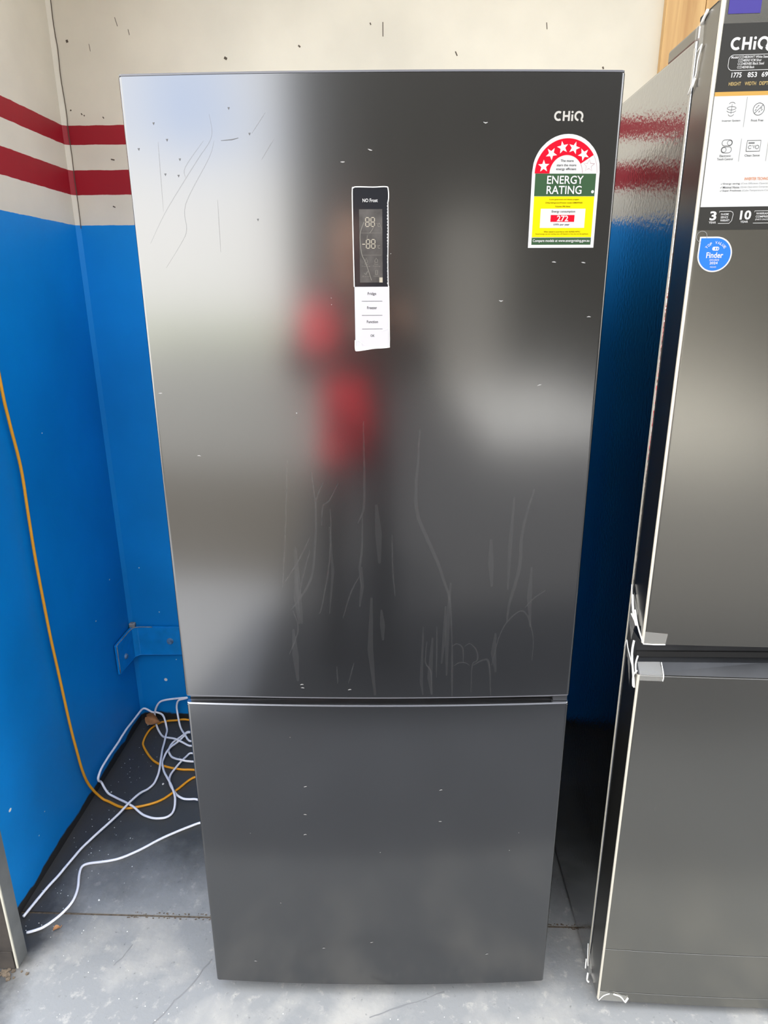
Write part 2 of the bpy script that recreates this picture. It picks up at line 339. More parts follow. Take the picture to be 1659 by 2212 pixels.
# cord courses in metres
WHITE = [[-0.49,0.123,0.004],[-0.483,0.125,0.004],[-0.474,0.129,0.004],[-0.466,0.133,0.004],[-0.459,0.137,0.004],[-0.454,0.143,0.004],[-0.448,0.149,0.004],[-0.443,0.157,0.004],[-0.437,0.166,0.004],[-0.432,0.176,0.004],[-0.428,0.186,0.004],[-0.424,0.198,0.004],[-0.422,0.21,0.004],[-0.422,0.223,0.004],[-0.424,0.236,0.004],[-0.427,0.25,0.004],[-0.432,0.264,0.004],[-0.438,0.278,0.004],[-0.443,0.291,0.004],[-0.446,0.301,0.004],[-0.448,0.31,0.004],[-0.448,0.317,0.004],[-0.446,0.322,0.004],[-0.442,0.325,0.004],[-0.436,0.328,0.004],[-0.424,0.331,0.004],[-0.41,0.333,0.004],[-0.396,0.336,0.004],[-0.383,0.339,0.004],[-0.371,0.343,0.004],[-0.358,0.348,0.004],[-0.344,0.357,0.004],[-0.329,0.368,0.004],[-0.315,0.379,0.004],[-0.301,0.392,0.004],[-0.288,0.405,0.004],[-0.274,0.418,0.004],[-0.259,0.43,0.004],[-0.244,0.441,0.004],[-0.228,0.452,0.004],[-0.212,0.463,0.004],[-0.195,0.473,0.004],[-0.184,0.481,0.004],[-0.112,0.506,0.006],[-0.144,0.54,0.006],[-0.216,0.565,0.012],[-0.225,0.565,0.012],[-0.237,0.564,0.012],[-0.249,0.564,0.012],[-0.258,0.566,0.012],[-0.266,0.57,0.012],[-0.274,0.575,0.012],[-0.283,0.582,0.012],[-0.291,0.591,0.012],[-0.299,0.601,0.012],[-0.307,0.611,0.012],[-0.314,0.621,0.012],[-0.321,0.632,0.012],[-0.325,0.643,0.012],[-0.329,0.654,0.012],[-0.33,0.665,0.012],[-0.33,0.676,0.012],[-0.328,0.687,0.012],[-0.325,0.699,0.012],[-0.322,0.714,0.012],[-0.318,0.73,0.012],[-0.313,0.745,0.012],[-0.308,0.758,0.012],[-0.303,0.769,0.012],[-0.299,0.777,0.012],[-0.227,0.764,0.006],[-0.209,0.747,0.006],[-0.281,0.734,0.009],[-0.287,0.733,0.009],[-0.296,0.73,0.009],[-0.305,0.729,0.009],[-0.313,0.73,0.009],[-0.322,0.732,0.009],[-0.331,0.736,0.009],[-0.34,0.742,0.009],[-0.35,0.749,0.009],[-0.359,0.758,0.009],[-0.366,0.768,0.009],[-0.373,0.778,0.009],[-0.378,0.789,0.009],[-0.38,0.802,0.009],[-0.38,0.815,0.009],[-0.379,0.827,0.009],[-0.374,0.839,0.009],[-0.368,0.85,0.009],[-0.361,0.861,0.009],[-0.355,0.874,0.009],[-0.348,0.885,0.009],[-0.343,0.894,0.009],[-0.271,0.87,0.006],[-0.239,0.837,0.006],[-0.311,0.813,0.005],[-0.323,0.818,0.005],[-0.34,0.826,0.005],[-0.356,0.833,0.005],[-0.37,0.839,0.005],[-0.382,0.844,0.005],[-0.394,0.849,0.005],[-0.404,0.854,0.005],[-0.414,0.858,0.005],[-0.424,0.865,0.005],[-0.435,0.877,0.005],[-0.446,0.891,0.005],[-0.456,0.905,0.005],[-0.465,0.919,0.005],[-0.473,0.933,0.005],[-0.479,0.946,0.005],[-0.48,0.95,0.011],[-0.478,0.95,0.02],[-0.476,0.95,0.028],[-0.473,0.95,0.036],[-0.469,0.95,0.043],[-0.464,0.95,0.05],[-0.458,0.95,0.058],[-0.451,0.95,0.066],[-0.443,0.95,0.074],[-0.433,0.95,0.082],[-0.421,0.95,0.091],[-0.407,0.95,0.097],[-0.389,0.95,0.101],[-0.369,0.95,0.103],[-0.355,0.95,0.105],[-0.359,0.95,0.1],[-0.366,0.95,0.092],[-0.376,0.95,0.081],[-0.384,0.95,0.068],[-0.39,0.95,0.056],[-0.394,0.95,0.043],[-0.397,0.95,0.03],[-0.399,0.95,0.017],[-0.398,0.948,0.005],[-0.39,0.931,0.005],[-0.382,0.915,0.005],[-0.373,0.9,0.005],[-0.362,0.884,0.005],[-0.347,0.864,0.005],[-0.33,0.843,0.005],[-0.318,0.829,0.005],[-0.246,0.845,0.006],[-0.268,0.866,0.006],[-0.34,0.882,0.006],[-0.344,0.87,0.006],[-0.351,0.853,0.006],[-0.357,0.837,0.006],[-0.363,0.826,0.006],[-0.367,0.815,0.006],[-0.371,0.804,0.006],[-0.374,0.793,0.006],[-0.376,0.783,0.006],[-0.378,0.772,0.006],[-0.379,0.76,0.006],[-0.379,0.747,0.006],[-0.379,0.736,0.006],[-0.377,0.726,0.006],[-0.373,0.716,0.006],[-0.368,0.706,0.006],[-0.361,0.692,0.006],[-0.353,0.677,0.006],[-0.343,0.662,0.006],[-0.333,0.647,0.006],[-0.321,0.631,0.006],[-0.311,0.617,0.006],[-0.302,0.603,0.006],[-0.294,0.589,0.006],[-0.287,0.577,0.006],[-0.281,0.565,0.006],[-0.277,0.553,0.006],[-0.274,0.542,0.006],[-0.272,0.532,0.006],[-0.272,0.522,0.006],[-0.273,0.513,0.006],[-0.276,0.506,0.006],[-0.28,0.5,0.006],[-0.286,0.496,0.006],[-0.293,0.493,0.006],[-0.302,0.492,0.006],[-0.311,0.491,0.006],[-0.322,0.492,0.006],[-0.333,0.495,0.006],[-0.344,0.499,0.006],[-0.355,0.504,0.006],[-0.366,0.511,0.006],[-0.377,0.518,0.006],[-0.387,0.525,0.006],[-0.397,0.531,0.006],[-0.409,0.538,0.006],[-0.424,0.548,0.006],[-0.44,0.558,0.006],[-0.456,0.567,0.006],[-0.47,0.575,0.006],[-0.485,0.582,0.006],[-0.496,0.588,0.006],[-0.505,0.594,0.006],[-0.511,0.598,0.006],[-0.517,0.603,0.006],[-0.518,0.599,0.015],[-0.518,0.594,0.025],[-0.518,0.591,0.033],[-0.518,0.589,0.041],[-0.518,0.589,0.048],[-0.518,0.589,0.053],[-0.518,0.591,0.058],[-0.518,0.594,0.061],[-0.518,0.598,0.065],[-0.518,0.602,0.068],[-0.518,0.607,0.071],[-0.518,0.616,0.073],[-0.518,0.63,0.075],[-0.518,0.648,0.075],[-0.518,0.668,0.076],[-0.518,0.69,0.075],[-0.518,0.715,0.074],[-0.518,0.738,0.073],[-0.518,0.756,0.074],[-0.518,0.772,0.075],[-0.518,0.789,0.075],[-0.518,0.807,0.075],[-0.518,0.827,0.073],[-0.518,0.848,0.069],[-0.518,0.871,0.061],[-0.518,0.896,0.051],[-0.518,0.922,0.038],[-0.518,0.95,0.023],[-0.504,0.95,0.027],[-0.492,0.95,0.028],[-0.483,0.95,0.027],[-0.475,0.95,0.024],[-0.467,0.95,0.02],[-0.46,0.95,0.013],[-0.451,0.947,0.006],[-0.441,0.934,0.006],[-0.433,0.922,0.006],[-0.426,0.911,0.006],[-0.421,0.899,0.006],[-0.417,0.887,0.006],[-0.414,0.874,0.006],[-0.411,0.858,0.006],[-0.407,0.838,0.006],[-0.403,0.815,0.006],[-0.399,0.793,0.006],[-0.393,0.771,0.006],[-0.387,0.75,0.006],[-0.382,0.73,0.006],[-0.377,0.713,0.006],[-0.373,0.696,0.006],[-0.37,0.681,0.006],[-0.368,0.667,0.006],[-0.368,0.654,0.006],[-0.369,0.643,0.006],[-0.371,0.633,0.006],[-0.374,0.624,0.006],[-0.378,0.615,0.006],[-0.383,0.605,0.006],[-0.39,0.594,0.006],[-0.395,0.582,0.006],[-0.399,0.569,0.006],[-0.402,0.555,0.006],[-0.406,0.539,0.006],[-0.412,0.522,0.006],[-0.418,0.504,0.006],[-0.428,0.482,0.006],[-0.442,0.452,0.006],[-0.459,0.419,0.006],[-0.472,0.391,0.006],[-0.478,0.372,0.006],[-0.481,0.356,0.006],[-0.484,0.34,0.006],[-0.488,0.322,0.006],[-0.491,0.305,0.006],[-0.494,0.287,0.006],[-0.498,0.273,0.006],[-0.502,0.259,0.006],[-0.506,0.242,0.006],[-0.511,0.215,0.006],[-0.516,0.185,0.006],[-0.518,0.161,0.009]]
ORANGE = [[-0.522,0.456,2.0],[-0.522,0.456,1.6],[-0.52,0.456,1.255],[-0.52,0.463,1.159],[-0.52,0.477,1.045],[-0.52,0.474,0.936],[-0.52,0.471,0.822],[-0.52,0.473,0.708],[-0.52,0.477,0.587],[-0.52,0.486,0.458],[-0.52,0.495,0.322],[-0.52,0.506,0.224],[-0.52,0.52,0.134],[-0.518,0.542,0.067],[-0.495,0.562,0.005],[-0.435,0.535,0.005],[-0.399,0.532,0.005],[-0.333,0.559,0.005],[-0.294,0.607,0.005],[-0.258,0.666,0.005],[-0.21,0.677,0.006],[-0.221,0.691,0.006],[-0.269,0.702,0.005],[-0.311,0.703,0.005],[-0.367,0.717,0.005],[-0.415,0.745,0.005],[-0.466,0.806,0.005],[-0.482,0.843,0.005],[-0.482,0.906,0.005],[-0.456,0.947,0.005],[-0.407,0.95,0.011],[-0.362,0.95,0.014],[-0.262,0.9199999999999999,0.006]]

# ------------------------------------------------------------------ the setting
XL, YB = -0.535, 0.974
def struct(o): return tag(o, kind='structure')
struct(box('wall_left', (XL-.15, .04, 0), (XL, YB+.15, 2.8), 'wall'))
struct(box('wall_back', (XL-.15, YB, 0), (3.0, YB+.15, 2.8), 'wall'))
struct(box('wall_right', (2.6, .04, 0), (2.75, YB, 2.8), 'wall'))
struct(box('ceiling', (XL-.15, -.05, 2.8), (3.0, YB+.15, 2.88), 'ceiling'))
JY = .181
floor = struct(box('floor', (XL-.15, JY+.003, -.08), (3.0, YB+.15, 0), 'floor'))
apron = struct(box('floor_apron', (-4.0, -.38, -.08), (7.0, JY-.003, 0), 'apron'))
jt = struct(box('floor_joint', (XL-.15, JY-.003, -.08), (3.0, JY+.003, -.0025), 'joint'))
struct(box('threshold_slab', (-4.0, -1.0, -.08), (7.0, -.385, -.001), 'kerbstrip'))
struct(prism('driveway', [(-.20, -1.01), (-.35, -10.2), (1.9, -10.2), (1.9, -5.5), (4.3, -5.5), (4.3, -10.2), (16, -10.2), (16, -1.01)], -.08, -.002, 'asphalt'))
struct(prism('side_path', [(-.21, -1.01), (-8, -1.01), (-8, -2.2), (-.23, -2.2)], -.08, -.002, 'palepath'))
struct(prism('gravel_strip', [(-.23, -2.21), (-8, -2.21), (-8, -4.6), (-.27, -4.6)], -.08, -.002, 'gravel'))
struct(prism('path_paving', [(-.27, -4.61), (-8, -4.61), (-8, -22), (-.36, -22)], -.08, -.002, 'paving'))
struct(box('forecourt_paving', (1.91, -10.2, -.08), (4.29, -5.51, -.002), 'brightpaving'))
struct(box('lawn', (-30, -40, -.10), (30, -22.01, -.004), 'lawn'))
struct(box('side_lane', (-8, -.38, -.08), (-4.01, 3, -.002), 'paving'))
struct(box('wall_opposite', (-1.3, -10.6, 0), (16, -10.2, 7.0), 'brownwall'))
struct(box('door_1', (1.7, -10.2, 0), (3.1, -10.12, 2.6), 'roller'))
# corner fillet strip with the crack beside it
tr = struct(prism('trim_1', [(XL, YB), (XL, YB-.010), (XL+.011, YB)], 0, 2.8, 'wall'))
cp = [(-.521, 2.40), (-.523, 2.16), (-.524, 2.12), (-.523, 2.08), (-.5215, 2.05), (-.5235, 1.99), (-.522, 1.95), (-.5205, 1.90), (-.5225, 1.86), (-.521, 1.80), (-.5225, 1.74), (-.5215, 1.68), (-.5225, 1.615)]
F = Flat().stroke([tuple(p[:2]) for p in catmull([(x, z, 0) for x, z in cp], 3)], .0022); F.build('crack', 'nick', tr, lambda x: YB-.0022, .0006)
# nicks and scuffs in the paint, chips of white on the blue
F = Flat()
for a, b, w in [((.333, 2.098), (.333, 2.066), .0022), ((-.496, 2.072), (-.494, 2.066), .006), ((-.362, 2.12), (-.357, 2.10), .0015), ((-.330, 2.093), (-.328, 2.08), .0015), ((-.438, 2.062), (-.436, 2.045), .0012), ((-.083, 2.026), (-.076, 2.022), .006), ((-.51, 1.911), (-.508, 1.908), .004), ((-.482, 1.902), (-.479, 1.898), .003), ((-.475, 1.898), (-.473, 1.895), .003), ((-.424, 1.893), (-.421, 1.889), .003), ((.300, 2.097), (.302, 2.092), .003), ((.113, 2.05), (.118, 2.046), .004), ((-.415, 1.79), (-.405, 1.788), .003), ((-.425, 1.672), (-.418, 1.669), .003), ((.52, 2.03), (.525, 2.02), .003), ((.75, 2.09), (.752, 2.075), .002), ((.9, 1.99), (.903, 1.985), .004)]:
    F.stroke([a, b], w)
tag(F.build('paint_nicks', 'nick', bpy.data.objects['wall_back'], lambda x: YB, .0006), kind='stuff')
F = Flat()
for x, z, r in [(-.435, .16, .006), (-.50, .345, .003), (-.43, .42, .002), (-.39, .24, .002), (-.48, .58, .002)]: F.disc(x, z, r, 8)
tag(F.build('paint_chips', 'chip', bpy.data.objects['wall_back'], lambda x: YB, .0006), kind='stuff')
v = []; f = []
for y, z, r in [(.871, .582, .0035), (.748, .50, .003), (.216, .275, .006), (.30, .12, .0022), (.62, 1.1, .002), (.34, .16, .002)]:
    k = len(v); v += [(XL+.0006, y+r*math.cos(a), z+.7*r*math.sin(a)) for a in [i*math.pi/4 for i in range(8)]]; f.append(tuple(range(k, k+8)))
tag(pyd('paint_chips', v, f, 'chip', bpy.data.objects['wall_left']), kind='stuff')
# cracks scored in the apron
def ground_line(name, P, w, m, parent, z=.0006):
    v = []; f = []; P = [Vector(p) for p in P]
    for i, p in enumerate(P):
        t = (P[min(i+1, len(P)-1)]-P[max(i-1, 0)]).normalized(); q = Vector((-t.y, t.x))*w/2*(.6+.8*random.random()); v += [(p.x+q.x, p.y+q.y, z), (p.x-q.x, p.y-q.y, z)]
    for i in range(len(P)-1): f.append((2*i, 2*i+1, 2*i+3, 2*i+2))
    return pyd(name, v, f, m, parent)
def wob(P, k=5, a=.003):
    Q = catmull([(x, y, 0) for x, y in P], k); return [(p.x+random.uniform(-a, a), p.y+random.uniform(-a, a)) for p in Q]
ground_line('crack', wob([(-.033, .076), (-.072, -.001), (-.115, -.071), (-.2, -.25)]), .0022, 'crack', apron)
ground_line('crack', wob([(-.226, .103), (-.252, .053)]), .0018, 'crack', apron)
ground_line('crack', wob([(.333, -.044), (.39, -.024), (.488, .012)]), .0028, 'crack', apron)
ground_line('crack', wob([(.15, -.09), (.3, -.13), (.55, -.10)]), .0018, 'crack', apron)
# ragged rust-stained lip of the joint
v = []; f = []
for i in range(150):
    x = random.uniform(-.27, .0) if i < 95 else random.uniform(.72, .84); y = JY+random.choice((-1, 1))*random.uniform(.002, .008); r = random.uniform(.001, .0035); k = len(v); a0 = random.random()*6
    v += [(x+r*math.cos(a0+a), y+r*.7*math.sin(a0+a), .0004+random.random()*.0008) for a in (0, 1.5, 3.1, 4.6)]; f.append((k, k+1, k+2, k+3))
tag(pyd('joint_rubble', v, f, 'joint', jt), kind='stuff')

# roller-door guide post
t = tag(empty('door_guide_post', (-.497, .057, 0)), 'grey steel door guide channel standing at the end of the blue wall', 'post')
prism('channel', [(-.037, -.017), (.034, -.017), (.035, .018), (-.037, .018)], 0, 2.79, 'post', t)
box('hollow_shade', (-.036, -.0185, .001), (.0305, -.0165, 2.78), 'dark_brown', t)  # dark sheet standing in for the shaded hollow of the open channel
box('edge_lip', (.0305, -.0195, 0), (.0345, -.0165, 2.79), 'postedge', t)
box('foot_plate', (-.034, -.021, 0), (.028, -.0188, .05), 'dark_brown', t, .0008)

# timber boards behind the other fridge
t = tag(empty('timber_panel', (1.04, YB-.012, 0)), 'golden timber board panel fixed on the cream back wall', 'panel')
for i in range(10):
    w = .098; o = box('board', (0, -.012, 0), (w-.0015, .0115, 2.79), 'wood', t, .002, 1); o.location = (i*w, 0, 0)

# angle bracket in the corner
t = tag(empty('corner_bracket', (XL, YB, .26)), 'blue painted steel angle bracket bolted across the wall corner', 'bracket')
bm = bmesh.new()
pf = [(.004, -.144), (.014, -.144), (.016, -.030), (.030, -.016), (.185, -.014), (.185, -.004), (.024, -.004), (.004, -.024)]
b_ = [bm.verts.new((x, y, .006)) for x, y in pf]; t_ = [bm.verts.new((x, y, .110)) for x, y in pf]
bm.faces.new(b_[::-1]); bm.faces.new(t_)
for i in range(8): bm.faces.new((b_[i], b_[(i+1) % 8], t_[(i+1) % 8], t_[i]))
bmesh.ops.bevel(bm, geom=list(bm.edges), offset=.0012, segments=1, affect='EDGES')
frombm('angle_plate', bm, 'blue', t)
tube('worn_edge', [(.012, -.142, .110), (.0135, -.08, .1105), (.016, -.032, .1105), (.030, -.0165, .1105), (.08, -.0145, .1105)], .0016, 'bareedge', t, 5, 3)
tube('worn_edge', [(.0135, -.1445, .010), (.0135, -.1445, .108)], .0014, 'bareedge', t, 5, 3)
def bolt(name, c, ax, r, h, m, parent):
    bm = bmesh.new(); bmesh.ops.create_cone(bm, segments=16, radius1=r, radius2=r*.7, depth=h, cap_ends=True)
    R = Vector((0, 0, 1)).rotation_difference(Vector(ax)).to_matrix()
    for v in bm.verts: v.co = R @ v.co + Vector(c)
    return frombm(name, bm, m, parent)
bolt('bolt_head', (.136, -.017, .058), (0, -1, 0), .0125, .007, 'bolt', t)
bolt('bolt_head', (.0175, -.095, .045), (1, 0, 0), .010, .006, 'bolt', t)
box('dirt_plug', (.003, -.020, .108), (.022, -.003, .124), 'bareedge', t, .003)

# ------------------------------------------------------------------ main fridge
HT, ZU, ZL, ZB, FW = 1.7261, .7400, .7240, .035, .70
fr = tag(empty('refrigerator', (0, 0, 0), .028), 'black bottom-freezer refrigerator with energy rating label and smeared bowed door', 'refrigerator')
bow = lambda x: -.010*(1-((x-.35)/.35)**2)
def bowed(x0, x1, f, yb, k=28, c=.003):
    r = .0042; P = [(x0, yb)]
    P += [(x0+r-r*math.cos(a), f(x0+r)+r-r*math.sin(a)) for a in [j*math.pi/16 for j in range(8)]]
    for t in [0, .0012/(x1-x0)]+[i/k for i in range(1, k)]+[1-.0012/(x1-x0), 1]: x = x0+r+(x1-x0-2*r)*t; P.append((x, f(x)))
    P += [(x1-r+r*math.sin(a), f(x1-r)+r-r*math.cos(a)) for a in [j*math.pi/16 for j in range(1, 9)]]
    P += [(x1, yb)]; return P
ud = prism('upper_door', bowed(0, FW, bow, .058), ZU, HT-.0032, 'steel', fr, .0012, True)
prism('top_cap', bowed(.0005, FW-.0005, lambda x: bow(x)+.0008, .058), HT-.0024, HT, 'cap', ud, .0005)
prism('bottom_lip', bowed(.001, FW-.001, lambda x: bow(x)+.0003, .05), ZU-.0022, ZU-.0002, 'cap', ud)
ld = prism('lower_door', bowed(0, FW, bow, .058), ZB, ZL-.0040, 'steel', fr, .0012, True)
prism('silver_edge', bowed(.0005, FW-.0005, lambda x: bow(x)+.0002, .012), ZL-.0036, ZL, 'silver', ld, .0009)
box('grip_recess', (.004, .014, ZL-.03), (FW-.004, .057, ZU+.02), 'gap', fr)
box('hinge_block', (FW-.028, .004, ZL+.0005), (FW-.002, .03, ZU-.0022), 'recess', fr, .001)
box('gasket', (.012, .0585, ZB+.01), (FW-.012, .0705, HT-.012), 'gasket', fr)
box('cabinet', (0, .071, .030), (FW, .655, HT-.004), 'side', fr, .003)
for x in (.05, .65):
    for y in (.11, .60):
        o = prism('foot', [(x+.018*math.cos(a*math.pi/6), y+.018*math.sin(a*math.pi/6)) for a in range(12)], .0, .0305, 'gasket', fr)

# brand mark
logo(Flat(), .6045, 1.6635, .0122).build('brand_logo', 'logo', ud, bow, .0006)

# touch panel
PX, PZ = .3222, 1.5805
cp_ = prism('control_panel', [(PX, bow(PX)-.0012), (PX+.0515, bow(PX+.0515)-.0012), (PX+.0515, bow(PX+.0515)+.004), (PX, bow(PX)+.004)], PZ-.2225, PZ, 'panelblack', fr)
mm = lambda x, z: (PX+x/1000, PZ-z/1000)
def R4(F, x0, z0, x1, z1): a = mm(x0, z0); b = mm(x1, z1); return F.rect(a[0], b[1], b[0], a[1])
def T4(F, s, x0, z0, x1, z1, bold=0.0): a = mm(x0, z1); b = mm(x1, z0); return F.text(s, a[0], a[1], b[0], b[1], bold)
PB = lambda x: bow(x)-.0012
R4(Flat(), .4, 135, 51.1, 222).build('key_sheet', 'offwhite', cp_, PB, .0003)
R4(Flat(), 8.9, 29, 42.5, 129).build('display_window', 'display', cp_, PB, .0003)
T4(Flat(), 'NO Frost', 14.2, 15, 35.9, 19.8, .012).build('lettering', 'white', cp_, PB, .0005)
def seg8(F, x0, z0, w, h, t=.0011):
    g = .25*t; m_ = z0+h/2
    for a, b in [((x0, z0+h), (x0+w, z0+h)), ((x0, m_), (x0+w, m_)), ((x0, z0), (x0+w, z0))]: F.stroke([(a[0]+t*.6, a[1]), (b[0]-t*.6, b[1])], t)
    for x in (x0, x0+w):
        for za, zb in ((z0, m_), (m_, z0+h)): F.stroke([(x, za+t*.6), (x, zb-t*.6)], t)
def degc(F, x, z):
    a = mm(x, z); F.ring([(a[0]+.0006*math.cos(i*math.pi/4), a[1]+.0045+.0006*math.sin(i*math.pi/4)) for i in range(8)], .0003)
    F.stroke([(a[0]+.0045, a[1]+.0042), (a[0]+.002, a[1]+.0042), (a[0]+.0016, a[1]+.0038), (a[0]+.0016, a[1]+.0008), (a[0]+.002, a[1]+.0004), (a[0]+.0045, a[1]+.0004)], .0008)
F = Flat()
for x, z in ((18.2, 52), (26.0, 52), (18.8, 81.5), (26.4, 81.5)): a = mm(x, z); seg8(F, a[0], a[1], .0052, .0118)
a = mm(13, 76); F.rect(a[0], a[1]-.0006, a[0]+.0042, a[1]+.0006)
F.build('temperature_digits', 'segment', cp_, PB, .0005)
F = Flat(); degc(F, 34.5, 52.6); degc(F, 34.5, 82)
R4(F, 11, 60.7, 41, 61.1); R4(F, 12, 90.8, 41, 91.2)
a = mm(18.6, 101)
F.ring([(a[0]-.0020, a[1]+.0015), (a[0], a[1]+.0062), (a[0]+.0020, a[1]+.0015), (a[0]+.0013, a[1]-.0003), (a[0]-.0013, a[1]-.0003)], .0006)
a = mm(33.2, 101); F.ring([(a[0]-.002, a[1]), (a[0]+.002, a[1]), (a[0]+.002, a[1]+.003), (a[0], a[1]+.006), (a[0]-.002, a[1]+.003)], .0007)
a = mm(17.5, 118); F.stroke([(a[0]-.002, a[1]+.002), (a[0], a[1]), (a[0]+.003, a[1]+.005)], .0009)
a = mm(33.5, 118); F.ring([(a[0]-.0015, a[1]), (a[0]+.0015, a[1]), (a[0]+.0015, a[1]+.006), (a[0]-.0015, a[1]+.006)], .0008)
for s_, x0, z0, x1, z1 in [('Fast', 16, 102.5, 21.5, 104.3), ('Cooling', 12, 105.3, 24, 107.4), ('Fast', 30.5, 102.5, 36, 104.3), ('Freezing', 28.8, 105.3, 39, 107.4), ('Eco', 13, 119.4, 23, 121.2), ('Holiday', 29, 119.4, 38.5, 121.2)]: T4(F, s_, x0, z0, x1, z1)
F.build('display_symbols', 'segdim', cp_, PB, .0005)
R4(Flat(), 37.6, 122, 42.4, 129).build('display_tab', 'segment', cp_, PB, .0006)
F = Flat(); 
for L_, w in (([(16, 46), (10.5, 60), (10.2, 74), (12.2, 90), (16, 98), (20, 108), (24, 120), (26, 126)], .0011), ([(31, 50), (28, 56), (24, 61)], .0009), ([(20.5, 64), (19.8, 72)], .0007), ([(38, 47), (42, 57)], .0006)): F.stroke([tuple(p[:2]) for p in catmull([(*mm(*p), 0) for p in L_], 4)], w)
F.build('film_crease', 'segdim', cp_, PB, .0007)
F = Flat()
for s_, x0, z0, x1, z1 in [('Fridge', 20, 142.7, 32.7, 147.8), ('Freezer', 18.9, 162.8, 33.8, 166.8), ('Function', 18.3, 183, 35, 187), ('OK', 23.5, 203.6, 29.7, 207.2)]: T4(F, s_, x0, z0, x1, z1, .012)
for z in (155.4, 175.7, 195.7): R4(F, 11, z-.3, 41.8, z+.3)
F.build('key_lettering', 'inkgrey', cp_, PB, .0005)
# curling clear film round the panel
F = Flat()
for L_, w in (([(.2, 135), (-.3, 60), (-.3, 6), (1.5, 1), (6, -.3), (30, .2), (48, -.2), (51, 3), (51.6, 14), (50.2, 22)], .0014), ([(50.6, 20), (50.9, 60), (50.2, 100), (50.8, 134)], .0012), ([(51.3, 134), (51.8, 180), (52, 218), (50, 222.6), (30, 224), (16, 226), (4, 227.5), (.4, 226), (.3, 212)], .0016), ([(2, 213), (7, 213), (12, 217), (16, 219)], .0010), ([(7, 222), (8.5, 216), (9.5, 222)], .0012), ([(41, 198), (46, 196.5), (50, 194)], .0010)): F.stroke([tuple(p[:2]) for p in catmull([(*mm(*p), 0) for p in L_], 4)], w)
for i in range(26):
    z = 24+i*4.2; R4(F, 49.2+random.random()*.5, z, 50.6, z+1.5+random.random())
F.build('clear_film', 'film', cp_, PB, .0009)
Flat().poly([mm(.4, 221.5), mm(.4, 226.5), mm(6, 227), mm(20, 225), mm(40, 223), mm(51, 222), mm(51, 221.5)]).build('film_flap', 'film', cp_, PB, .0007)

# energy rating label
LX, LZ = .5780, 1.6475
el = Flat().poly([(LX, LZ-.149), (LX+.097, LZ-.149), (LX+.097, LZ-.0485)]+[(LX+.0485+.0485*math.cos(math.pi*i/32), LZ-.0485+.0485*math.sin(math.pi*i/32)) for i in range(1, 32)]+[(LX, LZ-.0485)])
el.f = []; P_l = el.v  # fan strips so that the label follows the bow
el = Flat()
for i in range(16):
    a, b = LX+.097*i/16, LX+.097*(i+1)/16; h = lambda x: LZ-.0485+math.sqrt(max(0, .0485**2-(x-LX-.0485)**2)); sub = 1 if 1 < i < 14 else 5
    for j in range(sub):
        c_, d_ = a+(b-a)*j/sub, a+(b-a)*(j+1)/sub; el.poly([(c_, LZ-.149), (d_, LZ-.149), (d_, h(d_)), (c_, h(c_))])
el = el.build('energy_label', 'white', ud, bow, .0004); el['label'] = 'white arched energy rating label with red star band, green and yellow blocks'
mm = lambda x, z: (LX+x/1000, LZ-z/1000)
CX, CZ = LX+.0485, LZ-.0502
F = Flat()
for i in range(37):
    a0, a1 = math.radians(180-(148*i/37)), math.radians(180-(148*(i+1)/37))
    F.poly([(CX+r*math.cos(a), CZ+r*math.sin(a)) for r, a in ((.0448, a0), (.0448, a1), (.0236, a1), (.0236, a0))])
F.build('red_band', 'red', el, bow, .0006); R4(Flat(), 30.6, 104.7, 65.4, 113.8).build('red_box', 'red', el, bow, .0009)
def star(cx, cz, r, a): return [(cx+(r if i % 2 == 0 else r*.42)*math.cos(a+i*math.pi/5), cz+(r if i % 2 == 0 else r*.42)*math.sin(a+i*math.pi/5)) for i in range(10)]
for ang in (164, 132, 102, 74, 46):
    a = math.radians(ang); F = Flat(); P = star(CX+.0338*math.cos(a), CZ+.0338*math.sin(a), .0084, a)
    for i in range(10): F.poly([P[i], P[(i+1) % 10], (CX+.0338*math.cos(a), CZ+.0338*math.sin(a))])
    F.build('star', 'white', el, bow, .0008)
a = math.radians(17.5); F = Flat().ring(star(CX+.0338*math.cos(a), CZ+.0338*math.sin(a), .0084, a), .0004); F.arc(CX, CZ, .0446, 1, 31, .0003); F.arc(CX, CZ, .0236, 1, 31, .0004)
F.build('outline_star', 'inkpink', el, bow, .0008)
R4(Flat(), 4.8, 50.4, 92.2, 79.8).build('green_block', 'green', el, bow, .0006); R4(Flat(), 4.8, 135.2, 92.2, 144.8).build('green_strip', 'green', el, bow, .0006)
R4(Flat(), 4.8, 80.1, 92.2, 134.6).build('yellow_print', 'yellow', el, bow, .0006)
R4(Flat(), 15.6, 96.4, 80.8, 122).build('white_box', 'white', el, bow, .0007)
for s_, x0, z0, x1, z1, bd in [('ENERGY', 22.0, 53.2, 74.5, 63.9, .012), ('RATING', 22.2, 66.2, 72.8, 77.2, .012), ('Compare models at www.energyrating.gov.au', 6.5, 137.4, 90.2, 142.2, .016), ('272', 39.9, 105.4, 56.5, 113.2, .02)]: T4(Flat(), s_, x0, z0, x1, z1, bd).build('white_lettering', 'white', el, bow, .0011)
Flat().disc(*mm(89, 74), .0021, 16).build('white_dot', 'white', el, bow, .0009)
for s_, x0, z0, x1, z1 in [('The more', 39.6, 32.2, 58.3, 35.4), ('stars the more', 34.5, 37.9, 62.6, 40.9), ('energy efficient', 34, 42.8, 62.8, 46.8), ('Energy consumption', 31.6, 98.4, 66, 102.4), ('kWh per year', 35.6, 116, 59, 119.6)]: T4(Flat(), s_, x0, z0, x1, z1, .012).build('grey_lettering', 'inkgrey', el, bow, .0009)
